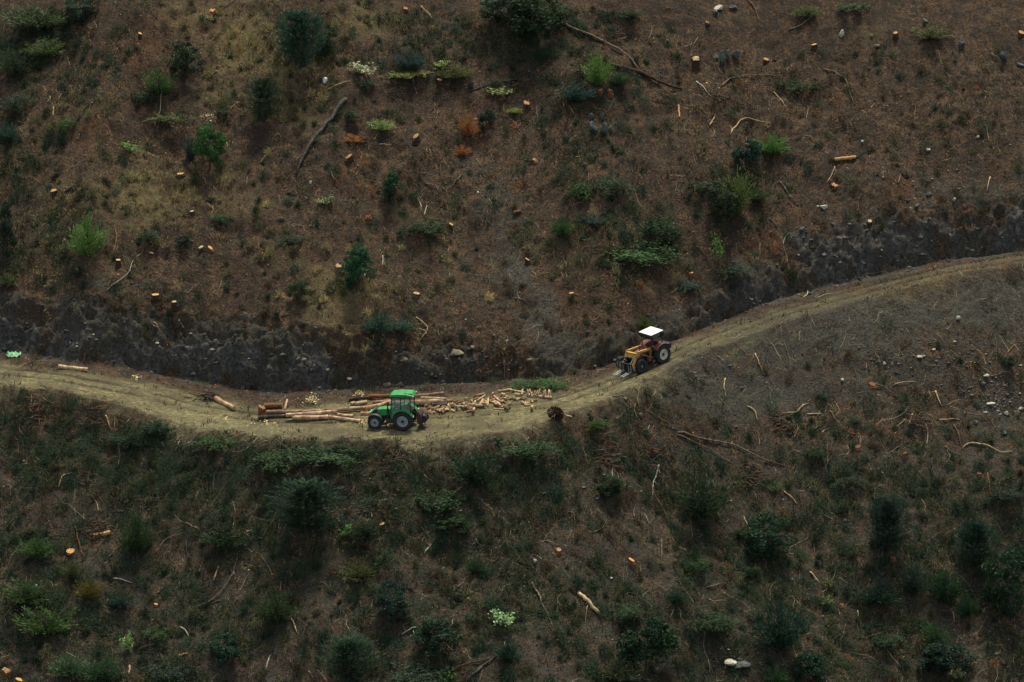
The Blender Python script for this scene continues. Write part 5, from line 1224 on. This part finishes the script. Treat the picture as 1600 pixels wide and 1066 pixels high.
gl, N, K, B = newmat('cab_glass'); B.inputs['Base Color'].default_value = (.75, .82, .82, 1); B.inputs['Roughness'].default_value = .05
tr = N.new('ShaderNodeBsdfTransparent'); tr.inputs[0].default_value = (.72, .80, .78, 1); ms = N.new('ShaderNodeMixShader'); ms.inputs[0].default_value = .14
K.new(tr.outputs[0], ms.inputs[1]); K.new(B.outputs[0], ms.inputs[2]); K.new(ms.outputs[0], N['Material Output'].inputs['Surface'])

def wheel(parent, x, y, r, wd, rimmat, side, rimr=.56, hub=T_drk):
    """y = centre of tyre, side = +1/-1 outward"""
    mb = MB(); h = wd/2
    mb.lathe([(r*rimr, -h*.8), (r*.80, -h), (r*.95, -h*.9), (r*.985, -h*.5), (r*.985, h*.5), (r*.95, h*.9), (r*.80, h), (r*rimr, h*.8)], 40)
    nl = 20
    for k in range(nl):   # chevron lugs
        for s in (-1, 1):
            a = 2*math.pi*(k+(.5 if s > 0 else 0))/nl; M = Matrix.Rotation(-a, 4, 'Y')
            q = MB(); rot = Matrix.Rotation(s*.55, 3, 'X'); q.box((r*.995, s*h*.47, 0), (r*.07, h*.98, r*.075), 0, rot)
            mb.add(q.v, q.f, 0, M)
    w_ = link('wheel', None, parent); w_.location = (x, y, r); w_.empty_display_size = .2
    mb.build('tyre', T_tyre, w_)
    m2 = MB(); R_ = r*rimr
    m2.lathe([(R_*1.03, -h*.8), (R_*1.03, h*.8), (R_*.93, h*.86), (R_*.88, h*.55), (R_*.80, h*.25), (R_*.45, h*.30), (R_*.30, h*.45), (.001, h*.45)] if side > 0 else [(R_*1.03, h*.8), (R_*1.03, -h*.8), (R_*.93, -h*.86), (R_*.88, -h*.55), (R_*.80, -h*.25), (R_*.45, -h*.30), (R_*.30, -h*.45), (.001, -h*.45)], 32)
    m2.build('rim', rimmat, w_)
    m3 = MB(); m3.lathe([(R_*.26, side*h*.40), (R_*.24, side*h*.75), (R_*.15, side*h*.85), (.001, side*h*.85)], 16)
    for k in range(8):
        a = k*math.pi/4; m3.tube([(R_*.38*math.cos(a), side*h*.34, R_*.38*math.sin(a)), (R_*.38*math.cos(a), side*h*.48, R_*.38*math.sin(a))], R_*.045, 6)
    m3.build('hub', hub, w_)
    return w_
def arc(cx, cz, r, a0, a1, n=12): return [(cx+r*math.cos(R(a0+(a1-a0)*k/n)), cz+r*math.sin(R(a0+(a1-a0)*k/n))) for k in range(n+1)]
def fender(mb, cx, cz, r, a0, a1, y0, y1, th=.045, m=0):
    o = arc(cx, cz, r, a0, a1); i = arc(cx, cz, r-th, a0, a1)[::-1]
    n = 13
    for k in range(n-1):
        mb.prism([o[k], o[k+1], i[n-2-k], i[n-1-k]], y0, y1, m)

# ---- green tractor (nose +X, left side +Y ; rear axle at x=0)
def place_vehicle(root, rear_px, front_px, wb, halfw, yaw=None, scale=1):
    """rear_px, front_px: near-side wheel contacts in the photograph"""
    pr, pf = at(*rear_px), at(*front_px); d = (pf-pr)
    ya = math.atan2(d.y, d.x) if yaw is None else yaw
    hx = Vector((math.cos(ya), math.sin(ya), 0)); left = Vector((-hx.y, hx.x, 0))
    def g(p): return float(np.mean(hfun(p.x+np.linspace(-.15, .15, 3), p.y)))
    near = pr; c_r = near-left*halfw; c_f = c_r+hx*wb
    zs = [g(c_r+left*halfw), g(c_r-left*halfw), g(c_f+left*halfw), g(c_f-left*halfw)]
    zr, zf = (zs[0]+zs[1])/2, (zs[2]+zs[3])/2; X = (hx*wb+Vector((0, 0, zf-zr))).normalized()
    roll = ((zs[0]-zs[1])+(zs[2]-zs[3]))/2/(2*halfw)
    Y = (left+Vector((0, 0, roll))).normalized(); Z = X.cross(Y).normalized(); Y = Z.cross(X)
    M = Matrix((X, Y, Z)).transposed().to_4x4(); M.translation = Vector((c_r.x, c_r.y, zr-.02)); root.matrix_world = M @ Matrix.Scale(scale, 4)
t = empty('green_tractor', (0, 0, 0), 'bright green farm tractor with a closed cab, parked in front of the long log pile', 'tractor')
wb = 2.15
for s in (1, -1):
    wheel(t, 0, s*.78, .735, .44, T_rim, s); wheel(t, wb, s*.74, .54, .36, T_rim, s)
mb = MB()   # chassis: engine block, gearbox, axles, fuel tank
mb.box((1.15, 0, .72), (1.7, .36, .36), bev=.03).box((.1, 0, .74), (.7, .42, .42), bev=.03).tube([(0, -.8, .73), (0, .8, .73)], .12, 10).tube([(wb, -.75, .54), (wb, .75, .54)], .09, 10)
mb.box((2.45, 0, .72), (.5, .5, .34), bev=.03).box((1.02, .5, .62), (.62, .3, .36), bev=.05).box((1.02, -.5, .62), (.62, .3, .36), bev=.05).box((1.3, .5, .42), (.3, .3, .04)).box((1.35, .5, .25), (.04, .3, .3)).box((2.72, 0, .62), (.14, .62, .30), bev=.03)
mb.build('chassis', T_black, t)
mb = MB()   # hood: sloping, rounded
prof = [(.86, 1.02), (.86, 1.50), (1.5, 1.48), (2.1, 1.40), (2.42, 1.28), (2.60, 1.10), (2.64, .92), (2.50, .84), (1.9, .90)]
mb.prism(prof, -.33, .33); mb.build('hood', T_green, t, bev=.045)
mb = MB(); mb.prism([(2.02, 1.445), (2.30, 1.36), (2.42, 1.13), (2.20, .98), (2.05, 1.05)], -.345, .345); mb.box((2.64, 0, 1.02), (.04, .44, .18)); mb.build('grille', T_black, t, bev=.01)
for s in (1, -1): m_ = MB(); m_.box((2.60, s*.17, 1.13), (.10, .16, .10), bev=.02); m_.build('headlight', T_lens, t)
mb = MB(); mb.tube([(1.22, .40, .85), (1.22, .40, 1.95), (1.20, .42, 2.10)], [.05, .042, .036], 10); mb.tube([(1.22, .40, 1.15), (1.22, .40, 1.6)], .07, 10); mb.build('exhaust', T_black, t)
# cab
cx0, cx1, zc0, zc1 = -.62, .92, 1.20, 2.50
mb = MB()
for s in (1, -1):
    y0, y1 = s*.66, s*.60
    mb.bar((.98, s*.60, 1.0), (.82, y1, zc1), .07, .07); mb.bar((.20, s*.70, 1.35), (.14, y1, zc1), .07, .06); mb.bar((-.60, s*.70, 1.35), (-.56, y1, zc1), .08, .07)
    mb.bar((.98, s*.60, 1.0), (.55, s*.69, .95), .05, .05); mb.bar((.82, y1, zc1-.03), (-.56, y1, zc1-.03), .07, .07)
    mb.bar((.2, s*.70, 1.38), (-.6, s*.70, 1.38), .05, .06)
mb.bar((.82, -.6, zc1), (.82, .6, zc1), .06, .07); mb.bar((-.56, -.6, zc1), (-.56, .6, zc1), .06, .07); mb.bar((-.6, -.66, 1.38), (-.6, .66, 1.38), .06, .1); mb.bar((.96, -.58, 1.46), (.96, .58, 1.46), .05, .08)
mb.build('cab_frame', T_black, t)
mb = MB(); mb.box((.30, 0, .97), (1.15, 1.15, .10)); 
for s in (1, -1): mb.prism([(.95, .84), (.95, 1.16), (.62, 1.22), (.50, 1.05), (.50, .84)], s*.56, s*.64)
mb.prism([(.86, .95), (.86, 1.50), (.96, 1.50), (.96, .95)], -.56, .56)
mb.build('cab_floor', T_green, t)
mb = MB()
for s in (1, -1):
    mb.add([(.94, s*.605, 1.20), (.20, s*.70, 1.38), (.15, s*.615, 2.44), (.82, s*.605, 2.44)], [(0, 1, 2, 3)]); mb.add([(.14, s*.70, 1.42), (-.56, s*.70, 1.42), (-.53, s*.61, 2.44), (.12, s*.61, 2.44)], [(0, 1, 2, 3)])
mb.add([(.97, -.56, 1.50), (.97, .56, 1.50), (.84, .56, 2.44), (.84, -.56, 2.44)], [(0, 1, 2, 3)]); mb.add([(-.60, -.62, 1.44), (-.60, .62, 1.44), (-.57, .56, 2.44), (-.57, -.56, 2.44)], [(0, 1, 2, 3)])
mb.build('windows', gl, t)
mb = MB(); mb.prism([(1.02, 2.50), (1.04, 2.58), (.90, 2.68), (.35, 2.74), (-.30, 2.74), (-.70, 2.68), (-.80, 2.58), (-.78, 2.50)], -.62, .62); r_ = mb.build('roof', T_green, t, bev=.05)
mb = MB(); mb.prism([(-.02, 2.735), (-.15, 2.80), (-.62, 2.80), (-.74, 2.70)], -.45, .45); mb.build('roof_vent', T_green, r_, bev=.03)
for s in (1, -1): m_ = MB(); m_.box((-.79, s*.58, 2.60), (.06, .14, .08), bev=.015); m_.build('work_lamp', T_lens, r_)
mb = MB()
for s in (1, -1):
    fender(mb, 0, .735, .86, 20, 150, min(s*.54, s*1.0), max(s*.54, s*1.0), .05)
    mb.prism([(.70, 1.15), (.45, 1.48), (0, 1.60), (-.5, 1.44), (-.55, 1.1), (.2, .9)], min(s*.50, s*.56), max(s*.50, s*.56))
mb.build('rear_fender', T_green, t)
for s in (1, -1):
    m_ = MB(); fender(m_, wb, .54, .63, 35, 160, min(s*.56, s*.92), max(s*.56, s*.92), .03); m_.build('front_fender', T_black, t)
    m_ = MB(); m_.box((-.84, s*.9, 1.14), (.07, .16, .12), bev=.015); m_.build('rear_light', T_lens, t)
mb = MB(); mb.box((-.02, 0, 1.25), (.5, .5, .14), bev=.04).box((-.26, 0, 1.55), (.14, .48, .62), bev=.05); mb.build('seat', T_int, t)
mb = MB(); mb.bar((.82, 0, 1.3), (.55, 0, 1.62), .05, .05); mb.lathe([(.20, -.02), (.22, 0), (.20, .02), (.18, 0), (.20, -.02)], 20, M=Matrix.Translation((.55, 0, 1.62)) @ Matrix.Rotation(R(60), 4, 'Y') @ Matrix.Rotation(R(90), 4, 'X')); mb.build('steering_wheel', T_black, t)
for s in (1, -1): m_ = MB(); m_.bar((.88, s*.62, 2.2), (1.02, s*.88, 2.2), .02, .02); m_.box((1.02, s*.92, 2.08), (.04, .16, .30), bev=.01); m_.build('mirror', T_black, t)
# forestry winch on the rear linkage
mb = MB(); mb.bar((-.35, .3, .65), (-1.0, .4, .6), .06, .08).bar((-.35, -.3, .65), (-1.0, -.4, .6), .06, .08).bar((-.4, 0, 1.15), (-1.0, 0, 1.2), .05, .06)
mb.box((-1.25, 0, .36), (.12, 1.3, .34), rot=Matrix.Rotation(R(-18), 3, 'Y'), bev=.02)
for s in (1, -1): mb.bar((-1.15, s*.5, .5), (-1.45, s*.5, .04), .07, .05)
mb.bar((-1.45, -.55, .06), (-1.45, .55, .06), .08, .04)
wn = mb.build('winch', T_drk, t)
mb = MB(); mb.prism([(-1.0, .45), (-1.0, 1.25), (-1.12, 1.38), (-1.30, 1.15), (-1.42, .55), (-1.30, .42)], -.48, .48); mb.build('winch_housing', T_wred, wn, bev=.03)
mb = MB(); mb.tube([(-1.47, -.28, .78), (-1.47, .28, .78)], .20, 16); mb.tube([(-1.47, -.33, .78), (-1.47, -.28, .78)], .28, 16); mb.tube([(-1.47, .28, .78), (-1.47, .33, .78)], .28, 16); mb.box((-1.60, .1, .98), (.12, .3, .10), bev=.02); mb.build('cable_drum', T_drk, wn)
mb = MB(); mb.box((-1.47, .12, 1.08), (.05, .30, .10), rot=Matrix.Rotation(.3, 3, 'X'), bev=.01); mb.build('plate', T_lens, wn)
place_vehicle(t, (630, 672.5), (586, 671.5), wb, .78, yaw=R(180-11))

# ---- orange-red loader tractor
t = empty('loader_tractor', (0, 0, 0), 'old red tractor with yellow front loader, fork tines and flat white canopy', 'tractor')
wb = 2.2
for s in (1, -1):
    wheel(t, 0, s*.74, .72, .40, T_cream, s, .55); wheel(t, wb, s*.70, .52, .30, T_drk, s, .55, T_stl)
mb = MB(); mb.box((1.2, 0, .80), (2.1, .34, .36), bev=.03).box((.05, 0, .74), (.7, .4, .42), bev=.03).tube([(0, -.74, .72), (0, .74, .72)], .11, 10).tube([(wb, -.7, .52), (wb, .7, .52)], .08, 10).box((.75, .45, .62), (.5, .26, .06)).box((.75, -.45, .62), (.5, .26, .06))
mb.build('chassis', T_drk, t)
mb = MB(); mb.prism([(.95, .98), (.95, 1.42), (1.5, 1.40), (2.3, 1.30), (2.42, 1.18), (2.42, .88), (2.1, .86)], -.27, .27); mb.build('hood', T_red, t, bev=.04)
mb = MB(); mb.box((2.43, 0, 1.05), (.04, .38, .28)); mb.build('grille', T_drk, t)
mb = MB(); mb.box((.92, 0, 1.42), (.20, .36, .18), bev=.03, taper=.8); mb.build('dashboard', T_orng, t)
mb = MB(); mb.bar((.85, 0, 1.45), (.62, 0, 1.66), .05, .05); mb.lathe([(.19, -.02), (.21, 0), (.19, .02), (.17, 0), (.19, -.02)], 20, M=Matrix.Translation((.6, 0, 1.68)) @ Matrix.Rotation(R(65), 4, 'Y') @ Matrix.Rotation(R(90), 4, 'X')); mb.build('steering_wheel', T_drk, t)
mb = MB(); mb.box((.02, 0, 1.16), (.42, .44, .12), bev=.04).box((-.2, 0, 1.38), (.1, .42, .40), bev=.04); mb.build('seat', T_int, t)
for s in (1, -1):
    m_ = MB(); fender(m_, 0, .72, .82, 40, 150, min(s*.48, s*.92), max(s*.48, s*.92), .045); m_.prism([(.62, 1.2), (.2, 1.5), (-.3, 1.48), (-.6, 1.2), (0, .95)], min(s*.44, s*.50), max(s*.44, s*.50)); m_.build('rear_fender', T_red, t)
mb = MB()
for s in (1, -1): mb.bar((-.38, s*.50, 1.0), (-.34, s*.50, 2.36), .06, .06); mb.bar((.72, s*.44, 1.25), (.66, s*.5, 2.36), .045, .045)
mb.bar((-.34, -.5, 2.34), (-.34, .5, 2.34), .05, .05); mb.bar((.66, -.5, 2.34), (.66, .5, 2.34), .05, .05); mb.build('canopy_frame', T_drk, t)
mb = MB(); mb.box((.14, 0, 2.42), (1.28, 1.26, .05), bev=.02, rot=Matrix.Rotation(R(-4), 3, 'X')); mb.build('canopy', T_white, t)
mb = MB(); mb.tube([(1.7, .2, 1.35), (1.7, .2, 1.95)], .03, 8); mb.build('exhaust', T_drk, t)
# rear ballast box on the linkage
mb = MB(); mb.box((-1.05, 0, .95), (.42, .95, .42), taper=1.1, bev=.03).bar((-.35, .3, .62), (-.9, .35, .78), .06, .07).bar((-.35, -.3, .62), (-.9, -.35, .78), .06, .07); mb.build('ballast_box', T_drk, t)
# loader
ld = MB()
for s in (1, -1):
    ld.bar((1.0, s*.50, .60), (.92, s*.50, 1.50), .12, .16); ld.box((1.0, s*.42, .62), (.36, .22, .22))
ld.build('loader_mast', T_orng, t)
la = MB()
for s in (1, -1):
    la.bar((.92, s*.50, 1.42), (2.20, s*.50, 1.52), .12, .17); la.bar((2.15, s*.50, 1.55), (2.92, s*.50, .62), .12, .17); la.prism([(1.95, 1.50), (2.25, 1.64), (2.5, 1.28), (2.2, 1.2)], s*.50-.075, s*.50+.075)
la.bar((2.33, -.50, 1.46), (2.33, .50, 1.46), .13, .13); la.box((2.36, 0, 1.34), (.07, .96, .46), rot=Matrix.Rotation(R(-40), 3, 'Y'), bev=.02); la.build('loader_arm', T_yel, t)
mb = MB()
for s in (1, -1): mb.bar((1.05, s*.50, .82), (2.0, s*.50, 1.38), .05, .05); mb.bar((2.35, s*.38, 1.40), (2.95, s*.38, .88), .05, .05)
mb.build('hydraulic_cylinder', T_stl, t)
mb = MB(); mb.box((3.0, 0, .42), (.09, 1.25, .12), bev=.02).box((3.0, 0, .86), (.09, 1.15, .10), bev=.02)
for y in (-.55, -.2, .2, .55): mb.bar((3.0, y, .40), (3.0, y, .90), .07, .06)
mb.box((2.98, 0, .63), (.03, 1.1, .40)); mb.build('fork_carriage', T_drk, t)
for y in (-.52, -.30, .26, .48): m_ = MB(); m_.bar((3.02, y, .34), (3.95, y, .26), .07, .045); m_.bar((3.05, y, .32), (3.05, y, .80), .07, .05); m_.build('fork_tine', T_stl, t)
mb = MB()   # curved log grab hinged above the forks
for y in (-.34, -.1, ):
    pts = [(3.05+.42*math.cos(R(a))+.2, y, 1.02+.42*math.sin(R(a))) for a in range(150, -75, -15)]
    mb.tube(pts, [.05]*8+[.04]*(len(pts)-8), 8)
mb.bar((3.05, -.4, 1.15), (3.05, .2, 1.15), .07, .07); mb.bar((3.25, -.4, 1.44), (3.25, .0, 1.44), .06, .06); mb.box((3.25, -.22, 1.30), (.40, .24, .24), bev=.04)
mb.build('log_grab', T_drk, t)
place_vehicle(t, (1036, 567), (1003, 581), wb, .74, yaw=R(180+44), scale=1.06)
